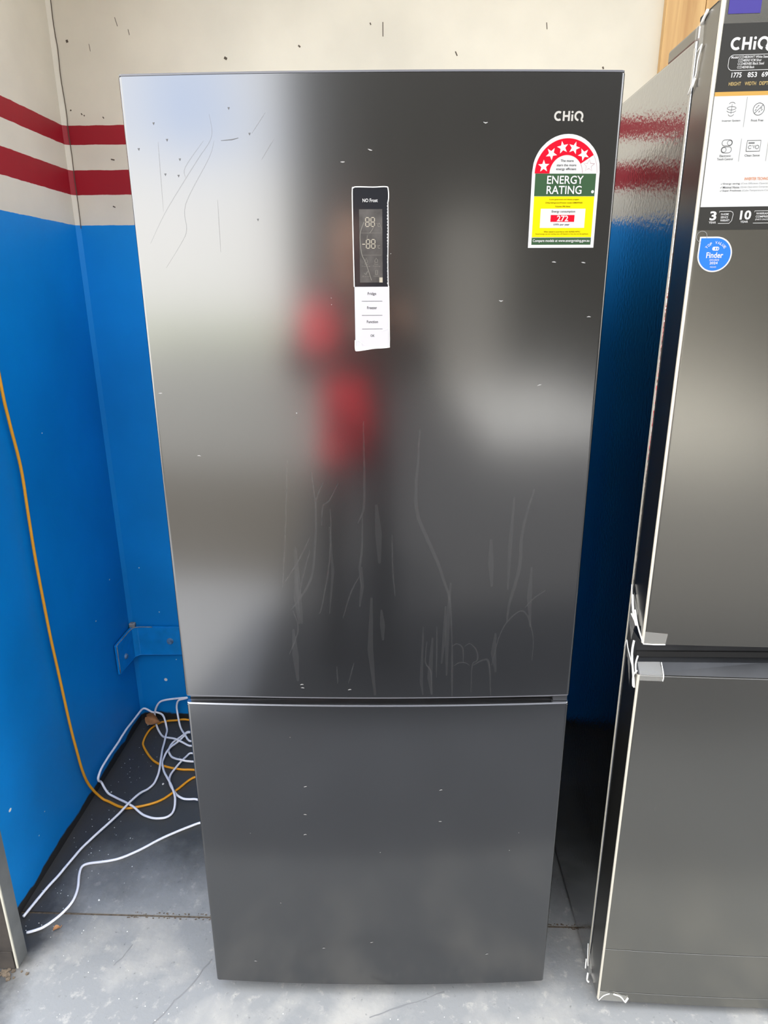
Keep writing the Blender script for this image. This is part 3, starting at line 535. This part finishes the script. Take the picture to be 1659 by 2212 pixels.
for s_, x0, z0, x1, z1 in [('A joint government and industry program', 26.9, 83.1, 70.3, 85.4), ('CHiQ Refrigerator/Freezer model CBM397NBS', 21.5, 87.5, 75.7, 89.9), ('Volume 396 litres', 36, 92.2, 58.2, 94.3), ('When tested in accordance with AS/NZS 4474.2', 21.7, 126.2, 75.4, 128), ('Actual energy use and running costs will depend on how you use the appliance', 9.7, 129.3, 87.5, 131.2)]: T4(Flat(), s_, x0, z0, x1, z1, .012).build('small_lettering', 'inkbrown', el, bow, .0009)

# dried streaks, scratches and specks on the doors
F = Flat()
for i, L_ in enumerate(SM):
    P = [tuple(p[:2]) for p in catmull([(x/1000, z/1000, 0) for x, z in L_], 6)]
    P = [(x+random.uniform(-.0004, .0004), z) for x, z in P]
    F.stroke(P, (.0062 if i in (8, 17) else .0042 if i in (0, 5, 6, 9, 15) else .0028), True)
tag(F.build('dried_streaks', 'smear', ud, bow, .00025), kind='stuff')
F = Flat()
for i, L_ in enumerate(SM):
    P = [tuple(p[:2]) for p in catmull([(x/1000, z/1000, 0) for x, z in L_], 6)]
    F.stroke(P, .0009, True)
for i in range(16):
    x = random.choice((random.uniform(.20, .34), random.uniform(.34, .64))); z = random.uniform(.86, 1.15); h = random.uniform(.05, .22)
    F.stroke([(x, z), (x+random.uniform(-.004, .004), z-h*.5), (x+random.uniform(-.006, .006), max(.745, z-h))], random.uniform(.003, .012), True)
tag(F.build('dried_streaks', 'smear', ud, bow, .00035), kind='stuff')
F = Flat()
for L_ in SC: F.stroke([tuple(p[:2]) for p in catmull([(x/1000, z/1000, 0) for x, z in L_], 5)], .0011, True)
tag(F.build('scratches', 'scratch', ud, bow, .0003), kind='stuff')
F = Flat()
F.stroke([(.138, 1.642), (.154, 1.643), (.163, 1.645)], .0012, True)
for x, z in SP[:9]: F.poly([(x/1000-.0016, z/1000+.001), (x/1000, z/1000-.0022), (x/1000+.0016, z/1000+.0012)])
tag(F.build('dark_specks', 'dent', ud, bow, .0004), kind='stuff')
for zlo, zhi, par in ((ZU, HT, ud), (0, ZL, ld)):
    F = Flat()
    for x, z in SP[9:]:
        if zlo < z/1000 < zhi: F.stroke([(x/1000-.003, z/1000+random.uniform(-.0015, .0015)), (x/1000, z/1000), (x/1000+.003, z/1000+random.uniform(-.001, .001))], .0016, True)
    for i in range(6):
        x = random.uniform(.03, .67); z = random.uniform(zlo+.06, zhi-.04); F.disc(x, z, random.uniform(.0005, .0011), 6)
    tag(F.build('pale_specks', 'speck', par, bow, .0005), kind='stuff')

# ------------------------------------------------------------------ second fridge
GW = .853
gr = tag(empty('refrigerator', (.8085, -.0082, 0), .0106), 'black multi-door refrigerator with product sticker and round blue award sticker', 'refrigerator')
gb = lambda x: -.012*(1-((x-.4265)/.4265)**2)
GT, GU, GL = 1.798, .860, .8165
box('cabinet', (0, .080, .018), (GW, .690, 1.775), 'side', gr, .003)
box('gasket', (.006, .0665, .03), (GW-.006, .081, 1.77), 'gasket', gr)
doors = []
for x0, x1 in ((0, .4250), (.4280, GW)):
    d1 = prism('upper_door', bowed(x0, x1, gb, .066, 14), GU, GT, 'steel2', gr, .0012, True); doors.append(d1)
    d2 = prism('lower_door', bowed(x0, x1, gb, .066, 14), .022, GL-.017, 'steel2', gr, .0012, True); doors.append(d2)
    # sloping grip along the top of the lower door
    pr = [(x0, gb(x0)+.0008, GL-.0172), (x0, .014, GL), (x0, .066, GL), (x0, .066, GL-.0172)]
    pq = [(x1, gb(x1)+.0008, GL-.0172), (x1, .014, GL), (x1, .066, GL), (x1, .066, GL-.0172)]
    xm = (x0+x1)/2; pm = [(xm, gb(xm)+.0008, GL-.0172), (xm, .014, GL), (xm, .066, GL), (xm, .066, GL-.0172)]
    A = pr+pm+pq; f = [(3, 2, 1, 0), (8, 9, 10, 11)]
    for s_ in (0, 4):
        for i in range(4): f.append((s_+i, s_+(i+1) % 4, s_+4+(i+1) % 4, s_+4+i))
    pyd('grip_slope', A, f, 'recess', d2)
for z, w in ((GL-.0185, .0011), (.163, .0010), (.047, .0008)):
    F = Flat(); P = [(x/40*.424+.001, z+random.uniform(-.0002, .0002)) for x in range(41)]; F.stroke(P, w); F.build('film_seam', 'inklight', doors[1], gb, .0005)
box('handle_channel', (.004, .034, GL-.01), (GW-.004, .0665, GU+.01), 'recess', gr)
box('channel_rib', (.004, .030, GL+.001), (GW-.004, .0345, GL+.012), 'gasket', gr)
for dd, z0, z1 in ((doors[0], GU, GT), (doors[1], .022, GL-.017)):
    prism('edge_strip', [(-.0006, .0040), (-.0004, .0006), (.0016, gb(.0016)-.0007), (.0024, gb(.0024)-.0006), (.0024, gb(.0024)+.0008), (.0014, .0040)], z0+.001, z1-.001, 'cream_edge', dd)
box('edge_strip', (-.0008, .0785, .025), (.0012, .0800, 1.765), 'cream_edge', gr)
for dd, z0, z1 in ((doors[0], GU, GT), (doors[1], .022, GL-.017)):
    box('side_panel', (-.0004, .006, z0+.002), (.0010, .0655, z1-.002), 'doorside', dd)
box('hinge_cover', (.004, .085, 1.7752), (.12, .20, 1.796), 'doorside', gr, .004)
box('hinge_arm', (.006, .030, 1.7985), (.10, .090, 1.806), 'gasket', gr, .002)
box('rear_hinge_cover', (.01, .22, 1.7752), (GW-.01, .66, 1.784), 'doorside', gr, .003)
for x in (.05, .80):
    for y in (.12, .62): prism('foot', [(x+.02*math.cos(a*math.pi/6), y+.02*math.sin(a*math.pi/6)) for a in range(12)], 0, .0185, 'gasket', gr)

# product sticker
sx0, sx1 = .0042, .142
st_ = Flat().rect(sx0, 1.519, sx1, 1.769).build('product_sticker', 'stickerblack', doors[0], gb, .0004); st_['label'] = 'tall product sticker with black header, gold line, white icon field and black foot'
Flat().rect(sx0, 1.549, sx1, 1.6855).build('white_field', 'stickerwhite', st_, gb, .0006)
Flat().rect(sx0, 1.6855, sx1, 1.6905).build('gold_band', 'gold', st_, gb, .0006)
F = logo(Flat(), .0165, 1.7385, .0146); F.build('brand_logo', 'white', st_, gb, .0007)
def rrect(x0, z0, x1, z1, r, k=6):
    P = []
    for cx, cz, a in ((x1-r, z1-r, 0), (x0+r, z1-r, 90), (x0+r, z0+r, 180), (x1-r, z0+r, 270)):
        for i in range(k+1): t_ = math.radians(a+90*i/k); P.append((cx+r*math.cos(t_), cz+r*math.sin(t_)))
    return P
def put(F, name, m): return F.build(name, m, st_, gb, .0008)
put(Flat().ring(rrect(.0165, 1.7152, .120, 1.7330, .006), .0006), 'model_frame', 'white')
for s_, x0, x1, z in [('Model:CCD483NWT White Steel', .0195, .0665, 1.7288), ('CCD483NS VCM Silver', .0285, .0585, 1.7250), ('CCD483NBS Black Steel', .0285, .0620, 1.7212), ('CCD483NB Black', .0285, .0505, 1.7172)]: put(Flat().text(s_, x0, z, x1, z+.0030, .012), 'model_lettering', 'white')
for s_, x0, x1 in (('1775', .0225, .0355), ('853', .0432, .0552), ('694', .0612, .0732)): put(Flat().text(s_, x0, 1.7068, x1, 1.7128, .02), 'size_figure', 'white')
put(Flat().text('3', .0185, 1.5315, .0275, 1.5435, .03), 'warranty_figure', 'white'); put(Flat().text('10', .0595, 1.5320, .0745, 1.5440, .03), 'warranty_figure', 'white')
put(Flat().text('YEAR', .0180, 1.5275, .0280, 1.5302, .012), 'warranty_lettering', 'white'); put(Flat().text('YEAR', .0610, 1.5280, .0715, 1.5307, .012), 'warranty_lettering', 'white')
for x0, w in ((.0310, .0190), (.0785, .045)):
    put(Flat().stroke([(x0, 1.5415), (x0, 1.5432), (x0+w-.004, 1.5432), (x0+w-.001, 1.5418), (x0+w, 1.5390), (x0+w-.001, 1.5310), (x0+w-.004, 1.5275), (x0, 1.5275)], .0006), 'warranty_frame', 'white')
for i, s_ in enumerate(('IN-HOME', 'SERVICE', 'WARRANTY')): put(Flat().text(s_, .0335, 1.5380-i*.0040, (.0440, .0435, .0460)[i], 1.5408-i*.0040, .012), 'warranty_lettering', 'white')
for i, s_ in enumerate(('WARRANTY ON', 'COMPRESSOR', '(PARTS ONLY)')): put(Flat().text(s_, .081, 1.5385-i*.0040, (.110, .106, .098)[i], 1.5412-i*.0040, .012), 'warranty_lettering', 'white')
for s_, x0, x1 in (('HEIGHT', .0205, .0362), ('WIDTH', .0410, .0555), ('DEPTH', .0600, .0745)): put(Flat().text(s_, x0, 1.6975, x1, 1.7017, .008), 'gold_lettering', 'goldink')
F = Flat(); c = (.0285, 1.6700)
F.arc(c[0], c[1]+.0035, .0046, 35, 145, .0005); F.arc(c[0], c[1]-.0045, .0040, 205, 335, .0005); F.stroke([(c[0], c[1]-.006), (c[0], c[1]+.006)], .0004)
F.ring([(c[0]+.0058*math.cos(i*math.pi/10), c[1]+.0010+.0020*math.sin(i*math.pi/10)) for i in range(20)], .0005); F.stroke([(c[0]-.0060, c[1]-.0022), (c[0]-.003, c[1]-.0040), (c[0]+.003, c[1]-.0040), (c[0]+.0060, c[1]-.0022)], .0005)
put(F, 'inverter_icon', 'inkgrey')
F = Flat(); c = (.0640, 1.6692); F.arc(c[0], c[1], .0072, 0, 360, .0006); F.stroke([(c[0]-.005, c[1]-.005), (c[0]+.005, c[1]+.005)], .0006)
for dx, dz in ((-.003, .002), (-.001, .004), (.001, -.003), (.004, -.001), (-.004, -.001), (.003, .001)): F.stroke([(c[0]+dx-.0008, c[1]+dz-.0008), (c[0]+dx+.0008, c[1]+dz+.0008)], .0007)
put(F, 'frost_icon', 'inkgrey')
F = Flat(); c = (.0290, 1.6250)
F.ring(rrect(c[0]-.007, c[1]+.0006, c[0]+.0065, c[1]+.0080, .0036), .0006); F.arc(c[0]+.0030, c[1]+.0043, .0030, 0, 360, .0005)
F.ring(rrect(c[0]-.007, c[1]-.0080, c[0]+.0065, c[1]-.0006, .0036), .0006); F.arc(c[0]-.0034, c[1]-.0043, .0030, 0, 360, .0005)
put(F, 'switch_icon', 'inkgrey')
F = Flat(); c = (.0640, 1.6250); F.ring([(c[0]-.009, c[1]-.0066), (c[0]+.009, c[1]-.0066), (c[0]+.009, c[1]+.0066), (c[0]-.009, c[1]+.0066)], .0007)
F.stroke([(c[0]-.007, c[1]+.0035), (c[0]+.001, c[1]+.0035)], .0012); F.arc(c[0]-.0045, c[1]-.0015, .0020, 30, 330, .0006); F.stroke([(c[0]-.001, c[1]+.001), (c[0]+.001, c[1]-.003), (c[0]+.002, c[1]+.001)], .0006); F.arc(c[0]+.005, c[1]-.0015, .0022, 0, 360, .0006)
put(F, 'screen_icon', 'inkgrey')
for s_, x0, z, x1 in [('Inverter System', .0180, 1.6545, .0420), ('Frost Free', .0560, 1.6545, .0720), ('Electronic', .0210, 1.6120, .0360), ('Touch Control', .0180, 1.6080, .0390), ('Clean Sense', .0540, 1.6120, .0740), ('Energy saving', .0310, 1.5768, .0530), ('Minimal Noise', .0310, 1.5724, .0530), ('Super Freshness', .0310, 1.5680, .0560)]: put(Flat().text(s_, x0, z, x1, z+.0027, .008), 'dark_lettering', 'inkgrey')
for x in (.0470, .0828):
    put(Flat().rect(x-.0003, 1.648, x+.0003, 1.684), 'divider_line', 'inklight'); put(Flat().rect(x-.0003, 1.606, x+.0003, 1.634), 'divider_line', 'inklight')
for s_, x0, z in (('(Cost Efficient Operation)', .0545, 1.5768), ('(Quiet Operation Compressor)', .0545, 1.5724), ('(Cube Temperature Control)', .0575, 1.5680)): put(Flat().text(s_, x0, z, x0+.042, z+.0027), 'pale_lettering', 'inklight')
for z in (1.5780, 1.5736, 1.5692): put(Flat().stroke([(.0275, z+.0003), (.0283, z-.0006), (.0298, z+.0012)], .0004), 'tick_mark', 'inkgrey')
Flat().text('INVERTER TECHNOLOGY', .0585, 1.5825, .1000, 1.5860, .014).build('orange_lettering', 'orangeink', st_, gb, .0008)
Flat().rect(.008, 1.7795, .0485, 1.7965).build('violet_sticker', 'purple', doors[0], gb, .0005)
# round award sticker with one pointed corner
def drop(cx, cz, r):
    P = [(cx-r*.98, cz+r*1.0)]
    for i in range(33): t_ = math.radians(90-i*270/32); P.append((cx+r*math.cos(t_), cz+r*math.sin(t_)))
    return P
c = (.0322, 1.4865)
aw = Flat().poly(drop(*c, .0238)).build('award_sticker', 'white', doors[0], gb, .0006); aw['label'] = 'round blue award sticker with a white rim and one pointed corner'
Flat().poly(drop(*c, .0218)).build('blue_print', 'finder', aw, gb, .0008)
F = Flat()
for i, ch in enumerate('TOP VALUE'):
    if ch == ' ': continue
    ang = math.radians(90+52-i*13); R_t = .0158
    rot = lambda X, Z, ang=ang: (c[0]+R_t*math.cos(ang)+(X*math.cos(ang-math.pi/2)-Z*math.sin(ang-math.pi/2)), c[1]+R_t*math.sin(ang)+(X*math.sin(ang-math.pi/2)+Z*math.cos(ang-math.pi/2)))
    F.text(ch, -.0014, -.0018, .0014, .0018, .012, rot)
F.text('Finder', c[0]-.0115, c[1]-.0048, c[0]+.0118, c[1]+.0030, .02); F.text('AWARDS', c[0]-.0065, c[1]-.0086, c[0]+.0070, c[1]-.0062, .01); F.text('2024', c[0]-.0056, c[1]-.0132, c[0]+.0056, c[1]-.0097, .02); F.text('FRIDGES', c[0]-.0042, c[1]-.0178, c[0]+.0042, c[1]-.0160, .01)
F.poly(rrect(c[0]-.0045, c[1]+.0052, c[0]+.0050, c[1]+.0104, .0024)); F.build('white_lettering', 'white', aw, gb, .0010)
F = Flat()
for dx in (0, .003): F.poly([(c[0]+dx-.0009, c[1]+.0066), (c[0]+dx+.0009, c[1]+.0066), (c[0]+dx+.0006, c[1]+.0092), (c[0]+dx-.0002, c[1]+.0096)])
F.build('blue_mark', 'finder', aw, gb, .0011)
F = Flat().arc(.0112, 1.5105, .0072, 0, 360, .0007); F.build('clear_tab', 'inklight', doors[0], gb, .0007)

# crumpled clear tape at the door corners
def tape(P, Fc, folds, parent, name='tape'):
    o = pyd(name, P, Fc, 'tape', parent)
    for k, L_ in enumerate(folds): tube('tape_fold', L_, .0009+.0006*(k % 3), 'tapefold', o, 5, 3)
    return o
tape([(-.002, .078, 1.790), (-.002, .050, 1.792), (-.002, .046, 1.755), (-.002, .052, 1.722), (-.002, .072, 1.705), (-.0015, .078, 1.74)], [(0, 1, 2, 5), (2, 3, 4, 5)],
     [[(-.003, .046, 1.760), (-.004, .052, 1.742), (-.003, .056, 1.726), (-.004, .068, 1.712), (-.003, .076, 1.706)], [(-.003, .056, 1.722), (-.004, .060, 1.712)], [(-.002, .060, 1.788), (-.003, .040, 1.798)], [(-.003, .060, 1.755), (-.003, .046, 1.760)]], doors[0])
tape([(.001, gb(.001)-.0012, .884), (.040, gb(.04)-.0012, .881), (.038, gb(.038)-.0012, .8600), (.001, gb(.001)-.0012, .8605), (-.002, .03, .905), (-.002, .06, .93), (-.002, .068, .87), (-.001, .05, .84)], [(3, 2, 1, 0), (4, 5, 6, 7)],
     [[(.001, -.001, .8603), (.020, gb(.02)-.001, .8597), (.038, gb(.038)-.001, .8602)], [(.001, -.001, .862), (-.004, .020, .885), (-.004, .040, .905)], [(-.004, .025, .882), (-.005, .045, .900), (-.004, .060, .925)], [(-.005, .060, .925), (-.004, .070, .940)], [(-.004, .034, .886), (-.006, .050, .893)]], doors[0])
tape([(.001, .0135, .8175), (.040, .0135, .8175), (.042, gb(.042)-.0010, .7990), (.002, gb(.002)-.0010, .7995), (.042, gb(.042)-.0014, .789), (.002, gb(.002)-.0014, .789), (-.002, .04, .80), (-.002, .07, .83), (-.002, .03, .76)], [(0, 3, 2, 1), (3, 5, 4, 2), (6, 7, 8)],
     [[(.042, .012, .8175), (.0425, gb(.042)-.001, .800), (.042, gb(.042)-.0015, .789)], [(.0, .012, .830), (-.003, .010, .815), (-.003, .004, .800)], [(-.003, .030, .850), (-.004, .030, .825), (-.003, .020, .800), (-.002, .006, .770)], [(-.003, .022, .800), (-.005, .050, .825), (-.005, .060, .835), (-.004, .070, .815)], [(-.002, .004, .805), (-.004, .012, .790), (-.003, .010, .770)]], doors[1])
tape([(.001, gb(0)-.0012, .022), (.060, gb(.06)-.0012, .022), (.055, gb(.055)-.0012, .040), (.001, gb(0)-.0012, .048)], [(0, 1, 2, 3)],
     [[(.002, -.002, .022), (.010, -.004, .038), (.022, -.004, .044)], [(.030, -.004, .043), (.045, -.004, .036), (.056, -.005, .022)], [(.056, -.005, .022), (.060, -.005, .034)]], doors[1])
tape([(-.002, .085, .075), (-.002, .060, .070), (-.002, .045, .04), (-.003, .055, .02), (-.003, .080, .03)], [(0, 1, 2, 3, 4)],
     [[(-.003, .082, .078), (-.005, .072, .058), (-.006, .060, .040)], [(-.004, .080, .036), (-.007, .070, .020)], [(-.004, .060, .020), (-.008, .050, .012), (-.006, .044, .014)]], doors[1])
F = Flat()
for P, w in (([(.034, .325), (.060, .318)], .003), ([(.036, .312), (.065, .310)], .0025), ([(.060, .53), (.061, .51)], .003), ([(.09, .9), (.093, .89)], .002)): F.stroke(P, w, True)
for i in range(14): F.disc(random.uniform(.02, .36), random.uniform(.06, .78), random.uniform(.0005, .0011), 6)
tag(F.build('pale_specks', 'smear', doors[1], gb, .0006), kind='stuff')

# ------------------------------------------------------------------ cords, leaves and debris
OQ = catmull(ORANGE, 6); WQ = catmull(WHITE, 2)
for q in OQ+WQ: q.z = max(q.z, .0038)
def lift(Q, others):
    need = []
    for i, p in enumerate(Q):
        h = p.z
        for o in list(others)+Q[:max(0, i-14)]:
            if (o.x-p.x)**2+(o.y-p.y)**2 < .0085**2 and abs(o.z-p.z) < .012: h = max(h, o.z+.0076)
        need.append(h); p.z = h
    for i, p in enumerate(Q):
        p.z = max(need[j]-(.0012*abs(i-j)) for j in range(max(0, i-9), min(len(Q), i+10)))
lift(WQ, OQ)
for k_ in range(2): WQ = [WQ[0]]+[(WQ[i-1]+WQ[i]*2+WQ[i+1])/4 for i in range(1, len(WQ)-1)]+[WQ[-1]]
tag(tube('extension_cord', OQ, .0037, 'orangecord', None, 8, 1), 'orange power cord hanging down the blue wall and looping on the floor', 'cord')
tag(tube('power_cable', WQ, .0034, 'whitecord', None, 8, 1), 'long white cable coiled loosely on the floor beside the fridge', 'cable')
def leaf(name, loc, L, rot, label):
    v = []; f = []; k = 7
    for i in range(k+1):
        t_ = i/k; w = L*.36*math.sin(math.pi*min(.98, t_*.92+.06))
        for j in (-1, -.5, 0, .5, 1): v.append((L*(t_-.5), w*j, L*(.30*j*j+.22*math.sin(3*t_)*abs(j))+.10*L*math.sin(math.pi*t_)))
    for i in range(k):
        for j in range(4): a = i*5+j; f.append((a, a+1, a+6, a+5))
    t = tag(empty(name, loc), label, 'leaf'); t.rotation_euler = rot
    b = pyd('blade', v, f, 'leaf', t, True); md = b.modifiers.new('thickness', 'SOLIDIFY'); md.thickness = .0006; b.modifiers.new('smooth', 'SUBSURF').levels = 1
    tube('stem', [(L*.45, 0, L*.08), (L*.62, .002, L*.12), (L*.75, .004, L*.20)], .0009, 'leaf', t, 5, 3)
    return t
leaf('dry_leaf', (-.478, .938, .022), .058, (.9, .25, -.25), 'curled brown dry leaf lying in the corner against the wall')
leaf('dry_leaf', (-.424, .135, .002), .016, (.1, .05, .6), 'tiny orange dry leaf on the floor beside the steel post')
v = []; f = []
NEAR = [tuple(q[:2]) for q in WQ]+[tuple(q[:2]) for q in OQ]
def chip(x, y, r):
    if (-.02 < x < .73 and y > -.03) or (x > .79 and y > -.03) or any(abs(x-a)+abs(y-c) < .012+r for a, c in NEAR): return
    k = len(v); a0 = random.random()*6; h = r*.5
    P = [(x+r*(.6+.5*random.random())*math.cos(a0+a), y+r*(.6+.5*random.random())*math.sin(a0+a)) for a in (0, 1.3, 2.6, 3.9, 5.1)]
    v.extend([(a, b, .0003) for a, b in P]+[(a*.9+x*.1, b*.9+y*.1, h) for a, b in P])
    f.append(tuple(range(k+5, k+10)))
    for i in range(5): f.append((k+i, k+(i+1) % 5, k+5+(i+1) % 5, k+5+i))
for x, y, r in [(-.488, .893, .0045), (-.490, .912, .003), (-.515, .885, .004), (-.51, .87, .003), (-.502, .935, .003), (-.55+.04, .53, .003), (-.45, .49, .003), (-.49, .60, .003), (-.345, .64, .004), (-.34, .648, .004), (-.43, .24, .004), (-.36, .22, .003), (-.45, .14, .004)]: chip(x, y, r)
for i in range(150):
    x = XL+.012+abs(random.gauss(0, .09)); y = random.uniform(.09, .93); chip(x, y, random.uniform(.0006, .0018))
for i in range(90): chip(random.uniform(-.45, .82), random.uniform(-.25, .17), random.uniform(.0006, .0016))
tag(pyd('floor_debris', v, f, 'chip'), 'scattered white paint flakes and grit on the concrete floor', 'debris', 'stuff')
v = []; f = []
for i in range(40): chip(-.497+random.gauss(0, .02), .025+random.gauss(0, .006), random.uniform(.002, .006))
tag(pyd('post_rubble', v, f, 'joint'), 'crumbled brown dirt at the foot of the steel post', 'dirt', 'stuff')

# ------------------------------------------------------------------ the photographer, seen as the blurred figure in the fridge door
px, py = .27, -1.53
V_, E_, R__ = [], [], []
def jv(p, r, parent=None):
    V_.append((px+p[0], py+p[1], p[2])); R__.append(r)
    if parent is not None: E_.append((parent, len(V_)-1))
    return len(V_)-1
pel = jv((0, 0, .96), .155); wa = jv((0, .01, 1.10), .165, pel); ch = jv((0, .01, 1.27), .175, wa); nb = jv((0, 0, 1.42), .085, ch); nk = jv((0, .015, 1.49), .055, nb)
h1 = jv((0, .035, 1.57), .075, nk); h2 = jv((0, .03, 1.65), .088, h1); h3 = jv((0, .02, 1.70), .06, h2)
nose = jv((0, .135, 1.60), .014, h1)
for s in (-1, 1):
    hp = jv((s*.095, 0, .90), .095, pel); kn = jv((s*.115, .01, .50), .062, hp); an = jv((s*.125, -.02, .09), .042, kn); hl = jv((s*.13, -.03, .045), .038, an); to = jv((s*.145, .16, .035), .034, hl)
    sh = jv((s*.165, 0, 1.385), .072, nb); eb = jv((.02+s*.30, .15, 1.19), .055, sh); tx = .134+s*.058
    wr = jv((tx+s*.02, .395, 1.335), .030, eb); pa = jv((tx+s*.006, .430, 1.370), .024, wr)
    for k_, (dz, ln) in enumerate(((.030, .030), (.012, .034), (-.006, .032), (-.022, .026))):
        a_ = jv((tx-s*.002, .450, 1.372+dz), .0095, pa); b_ = jv((tx-s*.012, .464, 1.376+dz), .0085, a_); jv((tx-s*.012-s*ln*.6, .466, 1.378+dz), .0075, b_)
    a_ = jv((tx-s*.010, .418, 1.378), .010, pa); jv((tx-s*.028, .420, 1.392), .008, a_)
me = bpy.data.meshes.new('person'); me.from_pydata(V_, E_, []); ob = bpy.data.objects.new('tmp_person', me); COL.objects.link(ob)
md = ob.modifiers.new('skin', 'SKIN'); md.use_smooth_shade = True
for i, sv in enumerate(me.skin_vertices[0].data): sv.radius = (R__[i], R__[i]*(.72 if i in (pel, wa, ch, nb) else 1)); sv.use_root = (i == pel)
ob.modifiers.new('sub', 'SUBSURF').levels = 2
bpy.context.view_layer.update()
pm_ = bpy.data.meshes.new_from_object(ob.evaluated_get(bpy.context.evaluated_depsgraph_get())); bpy.data.objects.remove(ob)
pe = link('person', pm_, ['jacket', 'trousers', 'shirt', 'skin', 'shoe'], None, True)
for p in pm_.polygons:
    x, y, z = p.center[0]-px, p.center[1]-py, p.center[2]
    p.material_index = 4 if z < .085 else 1 if z < .84 else 3 if (z > 1.475 or y > .40) else 2 if (y > -.03 and ((-.18 < x < .06 and z < 1.12) or (-.22 < x < -.07 and 1.27 < z < 1.40))) else 0
tag(pe, 'person in a dark jacket over a red shirt holding up a phone before the fridge', 'person')
zmin = min(v.co.z for v in pm_.vertices)
for v_ in pm_.vertices: v_.co.z -= zmin if v_.co.z < .2 else 0
bm = bmesh.new(); bmesh.ops.create_uvsphere(bm, u_segments=24, v_segments=16, radius=1)
for v_ in list(bm.verts):
    if v_.co.z < -.55 or (v_.co.y > .55 and v_.co.z < .45): bm.verts.remove(v_)
for v_ in bm.verts: v_.co = Vector((px+v_.co.x*.098, py+.018+v_.co.y*.112, 1.655+v_.co.z*.115))
frombm('hair', bm, 'hair', pe, True)
for s in (-1, 1):
    bm = bmesh.new(); bmesh.ops.create_uvsphere(bm, u_segments=10, v_segments=8, radius=1)
    for v_ in bm.verts: v_.co = Vector((px+s*.034+v_.co.x*.012, py+.112+v_.co.y*.008, 1.635+v_.co.z*.008))
    frombm('eye', bm, 'white', pe, True)
    bm = bmesh.new(); bmesh.ops.create_uvsphere(bm, u_segments=10, v_segments=8, radius=1)
    for v_ in bm.verts: v_.co = Vector((px+s*.088+v_.co.x*.010, py+.03+v_.co.y*.018, 1.62+v_.co.z*.030))
    frombm('ear', bm, 'skin', pe, True)
box('mouth', (px-.025, py+.108, 1.553), (px+.025, py+.116, 1.562), 'shirt', pe, .003)
ph = tag(empty('mobile_phone', (.404, -1.0604, 1.405)), 'slim black phone held up in front of the fridge by the person', 'phone')
ph.rotation_euler = (-P_, 0, Y_)
box('body', (-.037, -.016, -.115), (.037, -.008, .045), 'phone', ph, .003)
box('screen', (-.034, -.0168, -.111), (.034, -.0158, .041), 'screen', ph)
for x in (-.018, .022): bolt('lens', (x, -.0075, .02), (0, 1, 0), .008, .002, 'phone', ph)
